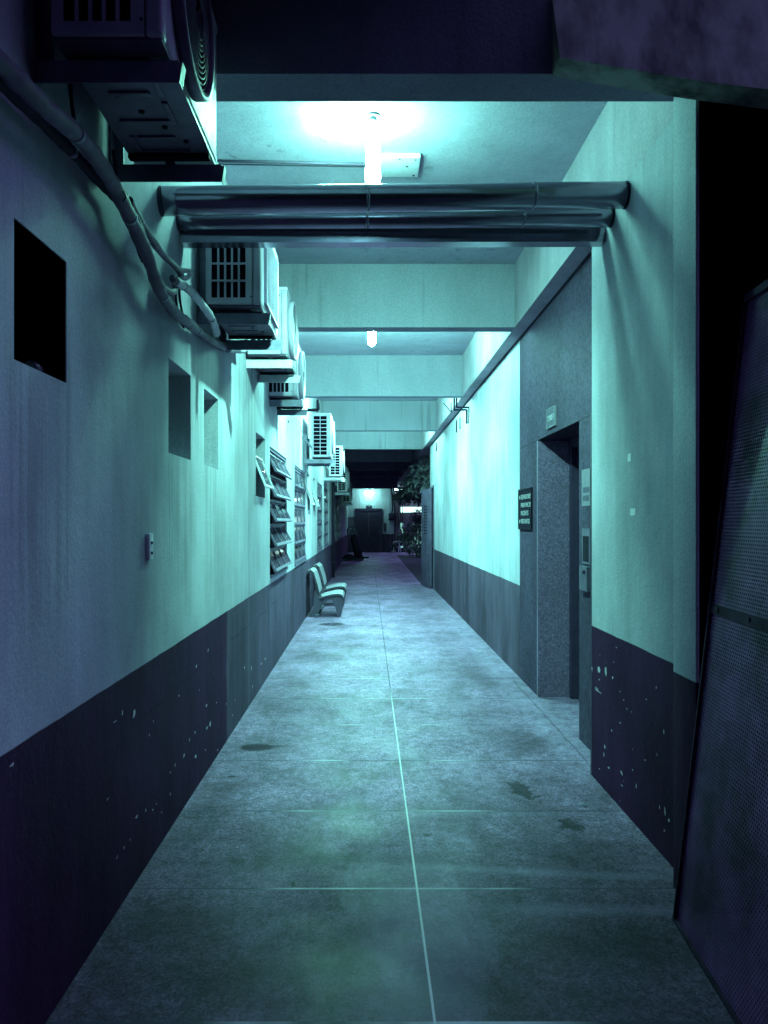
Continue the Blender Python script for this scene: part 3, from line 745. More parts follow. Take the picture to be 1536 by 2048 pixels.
# ------------------------------------------------------------------ metal-clad pipes crossing
for (a, b, r, lab) in [((-.98,3.60,2.985),(1.33,3.96,3.165),.066,'nearest metal clad pipe crossing below the first bulb'),
                       ((-.98,3.93,3.025),(1.33,4.19,3.142),.052,'middle metal clad pipe of the crossing')]:
    a, b = Vector(a), Vector(b); P = [a+(b-a)*t/24 for t in range(25)]
    q = MB(); q.tube(P, r, 0, 28)
    o = q.build('crossing_pipe', M['cladding']); tag(o, lab, 'pipe', 'metal clad pipes crossing the corridor')
    for t in (.42,.78):
        c = a+(b-a)*t; d = (b-a).normalized()*.008; q = MB(); q.tube([c-d,c+d], r*1.03, 0, 28); q.build('joint_band', M['cladding'], o)
    for c, s_ in ((a,1),(b,-1)):
        d = (b-a).normalized()*s_; q = MB(); q.tube([c+d*.0,c+d*.022], r*1.035, 0, 28); q.build('wall_collar', M['steel'], o)
q = MB(); q.bar((-.98,4.00,2.965),(1.33,4.34,3.092), .085,.085)
tag(q.build('crossing_duct', M['cladding']), 'square edged duct, farthest and lowest of the pipe crossing', 'duct', 'metal clad pipes crossing the corridor')

# ------------------------------------------------------------------ right side: wall, granite lift portal, near wall, column
rw = MB(); wall_x(rw, RX, .2, 7.42, 18.15, 0, SOF+.2, [(17.02,17.98,0.02,2.24)])
rwall = rw.build('corridor_wall', M['right_wall']); tag(rwall, 'bright right wall between the granite lift surround and the garden', 'wall')
q = MB()
q.box((RX-.02,16.96,.0),(RX+.12,17.02,2.28)); q.box((RX-.02,17.98,.0),(RX+.12,18.04,2.28)); q.box((RX-.02,17.02,2.24),(RX+.12,17.98,2.28))
q.build('door_frame', M['frame'], rwall)
# open louvred leaf
lf = MB(); Lw_ = .84
lf.box((-.02,0,0),(.02,Lw_,2.2), bev=.003)
leaf = lf.build('door_leaf', M['leaf_door'], rwall); leaf.location = (1.395,17.05,.02); leaf.rotation_euler = (0,0,R(10))
lv = MB()
for k in range(10):
    z = 1.18+k*.068
    for y in (.30,.46):
        lv.prism([(-.0215,y,z),(-.0215,y+.13,z),(-.0215,y+.13,z+.03),(-.0215,y+.06,z+.04)], (-.004,0,0))
lv.build('louvre', M['black'], leaf)
# granite cladding with lift opening
gw = MB(); wall_x(gw, RX, .26, 4.45, 7.41, 0, SOF, [(5.33,6.64,-.001,2.19)])
gport = gw.build('lift_surround', M['granite_clad']); tag(gport, 'grey granite clad wall around the dark lift doorway on the right', 'wall')
q = MB(); q.box((RX-.004,6.60,0),(RX+.30,6.644,2.186)); q.box((RX+.006,6.598,0),(RX+.30,6.601,2.18)); q.build('granite_jamb', M['granite'], gport)
q = MB(); X = RX+.262
q.box((X,5.25,0),(X+.05,5.41,2.3)); q.box((X,6.52,0),(X+.05,6.72,2.3)); q.box((X,5.41,2.12),(X+.05,6.52,2.3)); q.build('door_frame', M['steel'], gport)
q = MB(); q.box((X+.06,5.2,0),(X+.09,5.97,2.3)); q.box((X+.05,5.98,0),(X+.08,6.75,2.3)); q.build('lift_door', M['steel'], gport)
q = MB(); q.box((RX+.262,4.45,-.01),(RX+.45,7.41,0.0)); 
q = MB(); q.box((X+.12,4.5,0),(X+.15,7.4,3.2)); q.build('shaft_shade_backing', M['void'], gport)
# near wall: pale edge toward the lift
nwm = MB(); nwm.box((NX,3.18,0),(NX+.42,4.57,SOF+.001))
chips(nwm, NX, -1, [(860,118,14,30,0),(886,125,16,46,0),(915,152,10,26,0),(833,118,8,24,0),(862,158,8,14,0),(858,205,34,8,-.8),(850,192,22,5,-.6),(960,240,10,10,0),(972,275,7,10,0),
  (990,288,6,9,0),(912,362,7,14,0),(945,330,9,16,-.3),(885,428,10,20,-.2),(880,460,7,26,0),(862,515,8,8,0),(900,512,14,24,-.5),(952,532,16,18,0),(1045,480,7,12,0),(1093,458,6,18,0),(1050,238,6,8,0),
  (1120,365,7,20,0),(1180,360,8,50,0),(1185,490,9,14,0),(1010,580,6,30,0),(1168,630,7,18,0),(1103,668,6,22,0),(1125,690,8,50,.2),(1140,720,12,20,-.4),(1122,762,8,14,0),(952,582,9,8,0),(995,520,7,8,0),
  (1090,190,5,20,-.3),(920,90,5,8,0),(930,30,5,12,0),(865,60,5,8,0),(945,205,14,5,0),(1180,430,6,60,0)], 768, 1280, 2, seed=5)
nwall = nwm.build('corridor_wall', [M['near_wall'], M['chip']]); tag(nwall, 'near right wall with pale upper half and chipped dark dado', 'wall')
q = MB(); q.box((NX+.0,4.573,0),(NX+.05,4.60,2.14)); q.build('steel_edge_trim', M['steel'], nwall)
for (y, z, a, b) in ((3.91,1.82,.05,.04),(3.86,1.545,.075,.035)):
    pm = MB(); pm.box((NX-.002,y-a/2,z-b/2),(NX-.0002,y+a/2,z+b/2)); pm.build('tape_remnant', M['tape'], nwall)
# column at the mouth of the corridor
cm = MB(); cm.box((1.25,2.955,0),(1.264,3.175,3.30), bev=.004)
col_ = cm.build('column', M['column']); tag(col_, 'plastered column at the near end of the right wall', 'column')
# upper part: column top that carries the beam
# sloping stained concrete outside beam
fb = MB()
A = Vector((.76,3.10,3.27)); B = Vector((1.25,2.945,3.13)); D_ = Vector((2.3,2.62,2.90))
A = Vector(W(1110,152,.77)); 
P1 = Vector(((1105-VX)/F*3.01,3.01,EYE+(VY-152)*3.01/F)); P2 = Vector(((1375-VX)/F*2.93,2.93,EYE+(VY-198)*2.93/F)); P3 = Vector(((1640-VX)/F*2.85,2.85,EYE+(VY-232)*2.85/F))
up = Vector((0,.55,1.5))
fb.prism([P1,P2,P3,P3+up,P1+up+Vector((-.02,0,0))], (0,-.12,0))
tag(fb.build('outer_beam', M['concrete']), 'water stained concrete beam sloping across the upper right corner', 'beam')
# black blocks added behind the metal panel to darken the gap
nb = MB(); nb.box((2.6,-3,0),(2.75,3.3,2.3)); nb.box((1.265,2.962,0),(2.6,3.15,3.24))
tag(nb.build('black_backdrop', M['void']), 'added black blocks keeping the gap behind the perforated panel dark', 'wall')

# ------------------------------------------------------------------ leaning perforated metal panel
panel = empty('perforated_panel', (1.154,2.91,0), 'tall perforated metal panel leaning by the column at the right', 'metal panel')
lean = math.atan(.112); 
hp = math.hypot(2.34, .262)
for z0, z1, nm in ((.012,1.165,'lower_sheet'),(1.20,hp-.03,'upper_sheet')):
    q = MB(); q.quad([(0,-1.6,z0),(0,-.012,z0),(0,-.012,z1),(0,-1.6,z1)]); q.quad([(.002,-1.6,z0),(.002,-.012,z0),(.002,-.012,z1),(.002,-1.6,z1)])
    o = q.build(nm, M['perf'], panel); o.rotation_euler = (0, lean, 0)
q = MB(); q.box((-.012,-.012,0),(.02,0,hp)); q.box((-.012,-1.6,hp-.03),(.02,-.012,hp)); q.box((-.012,-1.6,0),(.02,-.012,.012))
o = q.build('rim', M['perf_rim'], panel); o.rotation_euler = (0,lean,0)
q = MB(); q.box((-.006,-1.6,1.165),(.012,-.012,1.20)); 
for k in range(6): q.tube([(-.006,-.08-.28*k,1.183),(-.011,-.08-.28*k,1.183)], .009, seg=8)
o = q.build('seam_strip', M['perf_rim'], panel); o.rotation_euler = (0,lean,0)
panel.rotation_euler = (0,0,R(-4.5))

# ------------------------------------------------------------------ signs and call panel on the granite
def plate(name, y0, y1, z0, z1, m, lab, cat, X=RX, th=.012, rim=None):
    q = MB(); q.box((X-th,y0,z0),(X-.0005,y1,z1)); o = q.build(name, m); tag(o, lab, cat)
    if rim:
        q = MB(); t = .008
        q.box((X-th-.005,y0-t,z0-t),(X-.0006,y0,z1+t)); q.box((X-th-.005,y1,z0-t),(X-.0006,y1+t,z1+t)); q.box((X-th-.005,y0,z1),(X-.0006,y1,z1+t)); q.box((X-th-.005,y0,z0-t),(X-.0006,y1,z0))
        q.build('frame', rim, o)
    return o
def face_left(x, y, z):   # text lying on a wall that faces -x, read from the corridor
    return Matrix.Translation((x,y,z)) @ Matrix(((0,0,-1,0),(-1,0,0,0),(0,1,0,0),(0,0,0,1)))
Yr = lambda px: RX*F/(px-VX)
y0, y1 = Yr(1112.5), Yr(1097)
sg = plate('door_sign', y0, y1, 2.245, 2.385, M['sign_mid'], 'small framed sign fixed over the granite lift doorway', 'sign', rim=M['paper'])
text_mesh('lettering', 'TORRE 1', .068, M['text'], sg, face_left(RX-.0135,(y0+y1)/2,2.31), sx=.85)
y0, y1 = Yr(1065), Yr(1040)
bd = plate('notice_board', y0, y1, 1.43, 1.79, M['sign_dark'], 'dark framed board with four lines of writing left of the lift', 'sign', rim=M['black'])
for k, (tx, zz) in enumerate((('ELEVADORES',1.72),('PARA MACAS',1.645),('PACIENTES',1.57),('VISITANTES',1.495))):
    text_mesh('lettering', tx, .062, M['text'], bd, face_left(RX-.0135,y1-.11,zz), 'LEFT', sx=1.22 if k != 2 else 1.1)
for zz in (1.72,1.495):
    q = MB(); q.tube([(RX-.012,y1-.055,zz),(RX-.0145,y1-.055,zz)], .018, seg=14); q.build('bullet_mark', M['text'], bd)
y0, y1 = 5.06, Yr(1164.5)
nc = plate('paper_notice', y0, y1, 1.60, 1.845, M['paper'], 'pale paper notice at the near side of the lift doorway', 'notice', th=.004)
for zz in (1.635,1.69):
    q = MB(); q.box((RX-.006,y0+.02,zz),(RX-.0041,y1-.035,zz+.035)); q.build('printed_block', M['sign_mid'], nc)
cp = plate('call_panel', 5.05, Yr(1166.5), 1.215, 1.45, M['galv'], 'metal lift call panel with black window', 'call panel', th=.008)
q = MB(); q.box((RX-.010,5.07,1.23),(RX-.0081,Yr(1168.5),1.40)); q.build('display_window', M['black'], cp)
kb = plate('key_box', 5.04, Yr(1167), 1.04, 1.20, M['conduit'], 'small pale box with a lock below the call panel', 'box', th=.03)
q = MB(); q.tube([(RX-.03,5.09,1.165),(RX-.045,5.09,1.165)], .013, seg=12); q.build('lock', M['steel'], kb)

# ------------------------------------------------------------------ lamps
def make_bulb_lamp():
    root = empty('ceiling_lamp', (0,0,CEIL), 'x', 'lamp', 'bare bulbs along the corridor ceiling')
    q = MB(); q.tube([(0,0,.149),(0,0,.137)], .045, seg=24); q.tube([(0,0,.137),(0,0,.101)], .026, seg=16); q.build('lamp_holder', M['white'], root)
    prof = [(.10,.020),(.085,.034),(-.125,.042),(-.20,.044),(-.24,.040),(-.262,.026),(-.272,.008)]
    b = MB(); b.tube([(0,0,z) for z,_ in prof], [r for _,r in prof], 0, 20); b.build('bulb', M['bulb'], root)
    return root
SPOT = (560, 600, 800, 160); AIM = ((0,.66,-.75),(0,.35,-.94),(0,0,-1),(0,0,-1))
lamp_lab = ['glaring bare bulb just above the pipe crossing','bare bulb glowing just below the second beam','bulb hidden above the third beam soffit','bulb hidden above the fourth beam soffit']
pl = make_bulb_lamp()
for i, y in enumerate(LAMPS_Y):
    ld = bpy.data.lights.new('bulb_light', 'SPOT'); ld.energy = SPOT[i]; ld.color = LAMP; ld.spot_size = R(146 if i == 0 else 152); ld.spot_blend = 1.0; ld.shadow_soft_size = .025
    lo = bpy.data.objects.new('bulb_light', ld); C.objects.link(lo); lo.location = ((.028,.042,.04,.04)[i], y+.0, CEIL-.15-.30)
    lo.rotation_euler = Vector(AIM[i]).to_track_quat('-Z', 'Y').to_euler()
    o = pl if i == 0 else copy_tree(pl)
    o.location = ((.028,.042,.04,.04)[i], y, CEIL-.15); o['label'] = lamp_lab[i]
    if i > 0:
        for ch in [k for k in bpy.data.objects if k.parent == o and k.name.startswith('bulb')]:
            ch.data = ch.data.copy(); ch.data.materials[0] = M['bulb_bright'] if i == 2 else M['bulb_mid']
side = [k for k in bpy.data.objects if k.parent == pl and k.name.startswith('bulb')][0].copy()
C.objects.link(side); side.parent = pl; side.rotation_euler = (0, R(88), 0); side.location = (-.04, .03, .085)  # second bulb added to spread the ceiling hot spot to the left
q = MB(); q.box((.06,4.86,CEIL-.03),(.33,5.14,CEIL-.001), bev=.004)
jb = q.build('mounting_plate', M['white']); tag(jb, 'pale square mounting plate with screws on the ceiling beside the first bulb', 'mounting plate')
for a, b in ((.30,4.89),(.30,5.11),(.2,4.88),(.25,4.98)):
    q = MB(); q.tube([(a,b,CEIL-.031),(a,b,CEIL-.034)], .008, seg=8); q.build('screw', M['steel'], jb)
q = MB(); q.tube([(-.97,4.95,CEIL-.010),(-.5,4.97,CEIL-.010),(.05,5.0,CEIL-.010)], .009, seg=8); q.tube([(-.97,5.0,CEIL-.008),(.05,5.04,CEIL-.008)], .004, seg=6)
tag(q.build('ceiling_conduit', M['conduit']), 'thin conduit on the ceiling running left from the first bulb', 'conduit')

# conduits zigzagging round the side beam behind the third beam
for k, (dx, dz, lab) in enumerate(((0,0,'outer black conduit zigzagging round the right beam'),(.035,.035,'inner black conduit zigzagging round the right beam'))):
    q = MB(); Y = 11.15
    q.tube([(1.24+dx,Y,3.5),(1.24+dx,Y,3.10+dz),(1.24+dx+.001,Y,3.099+dz),(1.42+dx,Y,3.099+dz),(1.42+dx+.001,Y,3.098+dz),(1.42+dx,Y,2.90)], .014, seg=10)
    tag(q.build('conduit', M['cable']), lab, 'conduit', 'conduits on the right beam')
q = MB(); q.tube([(1.10,11.3,3.22),(1.22,11.3,3.08)], .007, seg=6); q.tube([(1.21,11.3,3.23),(1.215,11.3,3.1)], .007, seg=6)
tag(q.build('hanger_wire', M['cable']), 'thin diagonal hanger wire beside the zigzag conduits', 'wire')
for px, y0_, y1_, lab in ((913,840,865,'short black pipe stub hanging below the zigzag conduits'),(920,835,858,'second black pipe stub, right of the first one'),(873,886,903,'farthest black pipe stub hanging under the right beam')):
    a = W(px,y0_,1.42); b = W(px,y1_,1.42); q = MB(); q.tube([a, (a[0],a[1],b[2])], .010 if px > 880 else .012, seg=8)
    tag(q.build('pipe_stub', M['cable']), lab, 'pipe', 'pipe stubs under the right beam')
q = MB(); q.tube([W(615,820,-.55),(W(628,820,-.55)[0]+.05,W(615,820,-.55)[1],W(615,820,-.55)[2]),], .02, seg=8)
a = Vector(W(615,820,-.60)); q = MB(); q.tube([a, a+Vector((.10,0,0)), a+Vector((.105,0,.005)), a+Vector((.105,0,.10))], .016, seg=8)
tag(q.build('drain_elbow', M['cable']), 'black drain elbow sticking out beside the fourth unit', 'pipe')

# ------------------------------------------------------------------ twin bench seats
bench = empty('bench_seat', (LX,12.0,0), 'pale two-place bench of moulded boards standing against the left wall', 'bench')
def seat_profile(prof, y0, y1, th, name, m):
    q = MB(); P = [Vector((x,0,z)) for x, z in prof]; n_ = len(P); nr = []
    for i in range(n_):
        t = (P[min(i+1,n_-1)]-P[max(i-1,0)]).normalized(); nr.append(Vector((-t.z,0,t.x)))
    T = P; Bt = [p-nr[i]*th for i, p in enumerate(P)]
    for i in range(n_-1):
        for (a, b, mi) in ((T[i],T[i+1],0),(Bt[i],Bt[i+1],0)):
            q.quad([(a.x,y0,a.z),(b.x,y0,b.z),(b.x,y1,b.z),(a.x,y1,a.z)], mi, True)
        for y in (y0, y1): q.quad([(T[i].x,y,T[i].z),(T[i+1].x,y,T[i+1].z),(Bt[i+1].x,y,Bt[i+1].z),(Bt[i].x,y,Bt[i].z)], 1)
    for i in (0, n_-1): q.quad([(T[i].x,y0,T[i].z),(T[i].x,y1,T[i].z),(Bt[i].x,y1,Bt[i].z),(Bt[i].x,y0,Bt[i].z)], 1)
    return q.build(name, [m, M['wood_edge']], bench)
ox = .963
for y0, y1 in ((.05,.80),(1.45,2.25)):
    seat_profile([(.20,.305),(.30,.335),(.42,.362),(.50,.368),(.545,.360),(.572,.335),(.58,.30)], y0, y1, .028, 'seat', M['wood'])
    seat_profile([(.02,.665),(.035,.70),(.065,.715),(.095,.69),(.125,.60),(.155,.50),(.175,.40),(.178,.375)][::-1], y0, y1, .028, 'backrest', M['wood'])
    for y in (y0+.04, y1-.10):
        q = MB()
        q.prism([(.215,y,.30),(.56,y,.335),(.575,y,.25),(.53,y,0),(.49,y,0),(.44,y,.20),(.40,y,.27),(.26,y,.235)], (0,.05,0)); q.build('leg', M['leg'], bench)
        q = MB(); q.prism([(.13,y,.42),(.17,y,.42),(.27,y,.26),(.16,y,0),(.06,y,0),(.11,y,.16)], (0,.05,0)); q.build('leg', M['leg'], bench)
        q = MB(); q.bar((.15,y+.025,.47),(.24,y+.025,.29), .03,.012, up=(0,1,0)); q.build('back_support', M['wood_edge'], bench)
q = MB(); q.box((.14,.02,.012),(.20,2.28,.05)); q.build('floor_rail', M['conduit'], bench)
q = MB(); q.box((.10,1.05,.10),(.55,1.09,.125)); q.build('cross_rail', M['leg'], bench)

# ------------------------------------------------------------------ end of the corridor
ew = MB(); ew.box((-1.2,END,0),(1.24,END+.2,4.0))
endw = ew.build('end_wall', M['far_wall']); tag(endw, 'lit wall closing the far end of the corridor', 'wall')
def EP(px, py, Y=END): return ((px-VX)/F*Y, Y, EYE+(VY-py)*Y/F)
x0, x1 = EP(710.5,0)[0], EP(764.5,0)[0]; zt = EP(0,1017)[2]
q = MB(); 
q.box((x0,END-.05,0),(x0+.11,END-.001,zt)); q.box((x1-.11,END-.05,0),(x1,END-.001,zt)); q.box((x0+.11,END-.05,zt-.13),(x1-.11,END-.001,zt))
edr = q.build('lift_doorway', M['steel']); tag(edr, 'dark double door in a steel frame at the far end', 'door')
q = MB(); xm = (x0+x1)/2; q.box((x0+.12,END-.03,0),(xm-.005,END-.002,zt-.14)); q.build('door_panel', M['door_dark'], edr)
q = MB(); q.box((xm+.005,END-.03,0),(x1-.12,END-.002,zt-.14)); q.build('door_panel', M['door_dark'], edr)
a = EP(732.3,1016); b = EP(743.5,1011)
q = MB(); q.box((a[0],END-.03,a[2]),(b[0],END-.002,b[2])); es = q.build('door_sign', M['sign_dark']); tag(es, 'tiny dark sign above the far door', 'sign')
text_mesh('lettering', 'TORRE 2', .065, M['text'], es, Matrix.Translation(((a[0]+b[0])/2,END-.0315,(a[2]+b[2])/2)) @ Matrix.Rotation(R(90),4,'X'), sx=.8)
a = EP(693.5,1055); b = EP(708.5,1036)
q = MB(); q.box((a[0],END-.02,a[2]),(b[0],END-.002,b[2])); nb2 = q.build('notice_board', M['conduit']); tag(nb2, 'framed notice board left of the far door', 'notice board')
q = MB(); t=.03; q.box((a[0]-t,END-.03,a[2]-t),(a[0],END-.002,b[2]+t)); q.box((b[0],END-.03,a[2]-t),(b[0]+t,END-.002,b[2]+t)); q.box((a[0],END-.03,b[2]),(b[0],END-.002,b[2]+t)); q.box((a[0],END-.03,a[2]-t),(b[0],END-.002,a[2])); q.build('frame', M['steel'], nb2)
a = EP(768,1063.5); b = EP(772,1046)
q = MB(); q.box((a[0],END-.02,a[2]),(b[0],END-.002,b[2]), bev=.005); cp2 = q.build('call_panel', M['steel']); tag(cp2, 'narrow dark call panel right of the far door', 'call panel')
q = MB(); q.tube([((a[0]+b[0])/2,END-.02,b[2]-.12),((a[0]+b[0])/2,END-.026,b[2]-.12)], .025, seg=12); q.build('call_button', M['conduit'], cp2)
# bulkhead lamp
a = EP(730.5,990,36.6); b = EP(746.5,982,36.6)
bl = MB(); bl.box((a[0],36.5,a[2]),(b[0],36.7,b[2]), bev=.02)
bk = empty('bulkhead_lamp', (0,0,0), 'small rectangular lamp glowing above the far door', 'lamp')
bl.build('lamp_glass', M['far_bulb'], bk)
q = MB(); q.box((a[0]-.01,36.52,b[2]+.002),(b[0]+.01,36.72,b[2]+.05)); q.tube([(.05,36.62,b[2]+.05),(.05,36.62,CEIL)], .015, seg=8); q.build('lamp_mount', M['white'], bk)
# junction corner column on the right with box and cables
cl_ = MB(); cl_.box((1.242,END-.1,0),(1.36,END+.3,4.0)); 
q = MB(); q.box((1.0,END-.12,0),(1.24,END-.0005,3.6)); tag(q.build('corner_pier', M['far_wall']), 'shallow plastered pier at the right end of the far wall', 'pier')
a = EP(777,1041,36.8); b = EP(788.5,1026.5,36.8)
q = MB(); q.box((a[0],36.6,a[2]),(b[0],36.87,b[2]), bev=.01); ebx = q.build('meter_box', M['conduit']); tag(ebx, 'grey electrical box at the right end of the far wall', 'electrical box')
q = MB(); q.box((a[0]+.02,36.595,a[2]+.02),(b[0]-.02,36.599,a[2]+.07)); q.build('vent_slot', M['black'], ebx)
q = MB(); q.tube(smooth_path([(1.13,36.7,b[2]),(1.17,36.7,2.2),(1.14,36.7,2.6),(1.10,36.7,3.1)],5), .035, seg=8)
tag(q.build('hanging_cable', M['cable']), 'thick black cable rising from the grey electrical box', 'cable')
q = MB(); q.tube(smooth_path([(1.27,36.5,.02),(1.26,36.5,1.5),(1.24,36.5,2.4),(1.22,36.5,3.1)],5), .03, seg=8)
tag(q.build('downpipe', M['cable']), 'dark downpipe at the right corner of the far wall', 'pipe')

# black upright machine on a flat base
mc = empty('floor_machine', (-.55,29.4,0), 'black upright machine with handlebar and wide flat base near the far door', 'machine')
q = MB(); q.box((-.42,-.30,.03),(.40,.30,.12), bev=.03)
q.build('base', M['machine'], mc)
q = MB(); q.tube([(-.16,-.1,.10),(-.16,-.1,.17),(-.16,-.1,.23),(-.16,-.1,.26)], [.25,.22,.14,.03], seg=24); q.build('motor_dome', M['machine'], mc)
q = MB(); q.box((.30,-.22,.09),(.58,.10,.15), bev=.02); q.build('side_deck', M['machine'], mc)
q = MB(); q.tube([(.20,0,.10),(.12,0,.5),(.02,0,.85),(.0,0,.98)], [.16,.155,.15,.14], seg=16); q.build('column', M['machine'], mc)
q = MB(); q.tube([(-.02,-.10,1.0),(-.02,.10,1.0)], .17, seg=24); q.build('head_housing', M['steel'], mc)
q = MB(); q.tube([(-.25,-.02,1.15),(.10,-.02,1.15)], .018, seg=10); q.tube([(-.22,-.02,1.02),(-.22,-.02,1.23)], .03, seg=10); q.tube([(-.03,-.02,1.12),(-.03,-.02,1.24)], .028, seg=10); q.build('handlebar', M['machine'], mc)
for sx in (-.35,.3):
    q = MB(); q.tube([(sx,-.33,.04),(sx,-.29,.04)], .04, seg=12); q.build('caster', M['steel'], mc)

# ------------------------------------------------------------------ garden side
gh = MB(); GY = 43.0
gh.box((1.2,GY,0),(8,GY+.3,5.0)); ghs = gh.build('garden_house', M['garden_wall']); tag(ghs, 'plastered building beyond the garden with lit openings', 'building')
def lit(px0, py0, px1, py1, m):
    a = EP(px0,py1,GY); b = EP(px1,py0,GY); q = MB(); q.box((a[0],GY-.03,max(a[2],.02)),(b[0],GY-.002,b[2]))
    return q.build('lit_window', m, ghs)
lit(801.5,1014,866,1024.7,M['lit_window']); 
tb = empty('garden_tube_light', (0,0,0), 'bright horizontal strip light glinting through the leaves at the top of the garden wall', 'lamp')
a_ = EP(780,981,GY-.5); b_ = EP(870,977,GY-.5)
q = MB(); q.tube([(a_[0],GY-.5,(a_[2]+b_[2])/2),(b_[0],GY-.5,(a_[2]+b_[2])/2)], .055, seg=12); q.build('tube', M['tube_light'], tb)
q = MB(); q.box((a_[0],GY-.56,b_[2]+.012),(b_[0],GY-.44,b_[2]+.06)); 
for xx in (a_[0]+.2, b_[0]-.2): q.box((xx,GY-.52,b_[2]+.06),(xx+.04,GY-.0005,b_[2]+.10))
q.build('housing', M['bracket'], tb)
lit(836,1026,868,1058,M['lit_room']); lit(801,1046,806,1096,M['lit_room']); lit(812,1060,850,1094,M['lit_room'])
for k in range(5):
    q = MB(); q.tube([(1.42+.12*k,GY-.05,1.2),(1.42+.12*k+.03,GY-.05,3.3)], .02, seg=6); q.build('wall_pipe', M['conduit'], ghs)
def leaf_mesh(pts_fn, count, size, name, parent, mats, rnd, hang=.3):
    q = MB()
    for i in range(count):
        p = Vector(pts_fn(rnd)); 
        d = Vector((rnd.gauss(0,1), rnd.gauss(0,1), rnd.gauss(-hang,.8))).normalized()
        s_ = d.cross(Vector((rnd.gauss(0,1),rnd.gauss(0,1),rnd.gauss(0,1)))).normalized(); up_ = s_.cross(d)
        L_ = size*rnd.uniform(.55,1.35); w_ = L_*rnd.uniform(.28,.42)
        m = 1 if rnd.random() < .25 else 0
        q.quad([p, p+d*L_*.45+s_*w_*.5+up_*.04*L_, p+d*L_, p+d*L_*.5-up_*.06*L_], m); q.quad([p, p+d*L_*.5-up_*.06*L_, p+d*L_, p+d*L_*.45-s_*w_*.5+up_*.04*L_], m)
    return q.build(name, mats, parent)
def clumps(centres):
    def fn(r):
        c, rad = centres[r.randrange(len(centres))]
        v = Vector((r.gauss(0,1),r.gauss(0,1),r.gauss(0,1))).normalized()*rad*(r.random()**.45)
        return (c[0]+v.x, c[1]+v.y, c[2]+v.z*.8)
    return fn
def tree(loc, h, r, centres, count, size, lab, seed):
    rnd = random.Random(seed)
    root = empty('garden_tree', loc, lab, 'tree')
    q = MB(); top = Vector((.1,0,h)); q.tube(smooth_path([(0,0,-.05),(.05,.03,h*.4),(-.04,.05,h*.75),(.05,0,h)],4), [r*(1-.03*i) for i in range(13)], seg=10); q.build('trunk', M['bark'], root)
    q = MB()
    for c, rad in centres:
        c = Vector(c); q.tube(smooth_path([(0,.03,h*rnd.uniform(.6,.9)), tuple(c*.5+Vector((0,0,h*.5))+Vector((rnd.uniform(-.1,.1),0,.1))), tuple(c)],4), [.05*(1-.09*i) for i in range(9)], seg=6)
    q.build('limb', M['bark'], root)
    leaf_mesh(clumps(centres), count, size, 'crown', root, [M['leaf'], M['leaf_glint']], rnd)
    return root
# overhanging big-leaved tree
tree((2.9,26.5,0), 3.0, .13, [((-1.5,-.5,2.45),.45),((-1.1,.2,2.8),.5),((-.8,-.6,3.1),.55),((-.9,-.2,2.3),.45),((-.4,.4,2.9),.6),((-.3,-.5,3.7),.7),((.2,.2,3.4),.7),((-.9,.5,3.5),.6),((-.55,-1.5,2.4),.42),((-.6,-2.0,3.3),.6),((-1.7,.6,2.35),.3),((.3,-1.5,2.7),.6),((-.2,-3,3.6),.7),((.2,-4.5,3.5),.8),((-.3,-5.5,3.6),.6),((-1.3,-5.2,2.95),.40),((-1.35,-4.2,2.75),.42),((-1.5,-3.2,2.6),.42),((-1.15,-5.6,2.5),.32),((-1.1,-5.9,3.15),.35),((-1.45,-2.2,2.55),.45)], 5600, .19, 'big leaved tree hanging over the garden edge on the right', 4)
def bush(loc, centres, count, size, lab, seed):
    rnd = random.Random(seed); root = empty('garden_bush', loc, lab, 'bush')
    q = MB()
    for c, rad in centres[:6]: q.tube(smooth_path([(rnd.uniform(-.1,.1),rnd.uniform(-.1,.1),-.02),(c[0]*.5,c[1]*.5,c[2]*.5),c],4), [.022]*9, seg=6)
    q.build('stem', M['bark'], root)
    leaf_mesh(clumps(centres), count, size, 'foliage', root, [M['leaf'], M['leaf_glint']], rnd, .1)
bush((2.15,32.8,0), [((-.25,0,.9),.40),((.1,.2,1.3),.45),((.35,0,.8),.5),((-.3,-.2,.4),.38),((.25,-.3,.35),.5),((0,.2,1.7),.33),((.5,.2,1.5),.5),((.75,-.2,1.2),.5),((.9,0,.5),.5),((-.5,.1,.75),.3),((-.45,0,1.15),.25),((.6,.3,1.9),.45)], 3600, .17, 'dark leafy bush beside the seated person', 7)
bush((2.3,27.5,0), [((0,0,.35),.3),((.4,.2,.5),.35),((.3,-.3,.3),.35)], 350, .15, 'low dark bush partly hidden by the open door leaf', 9)

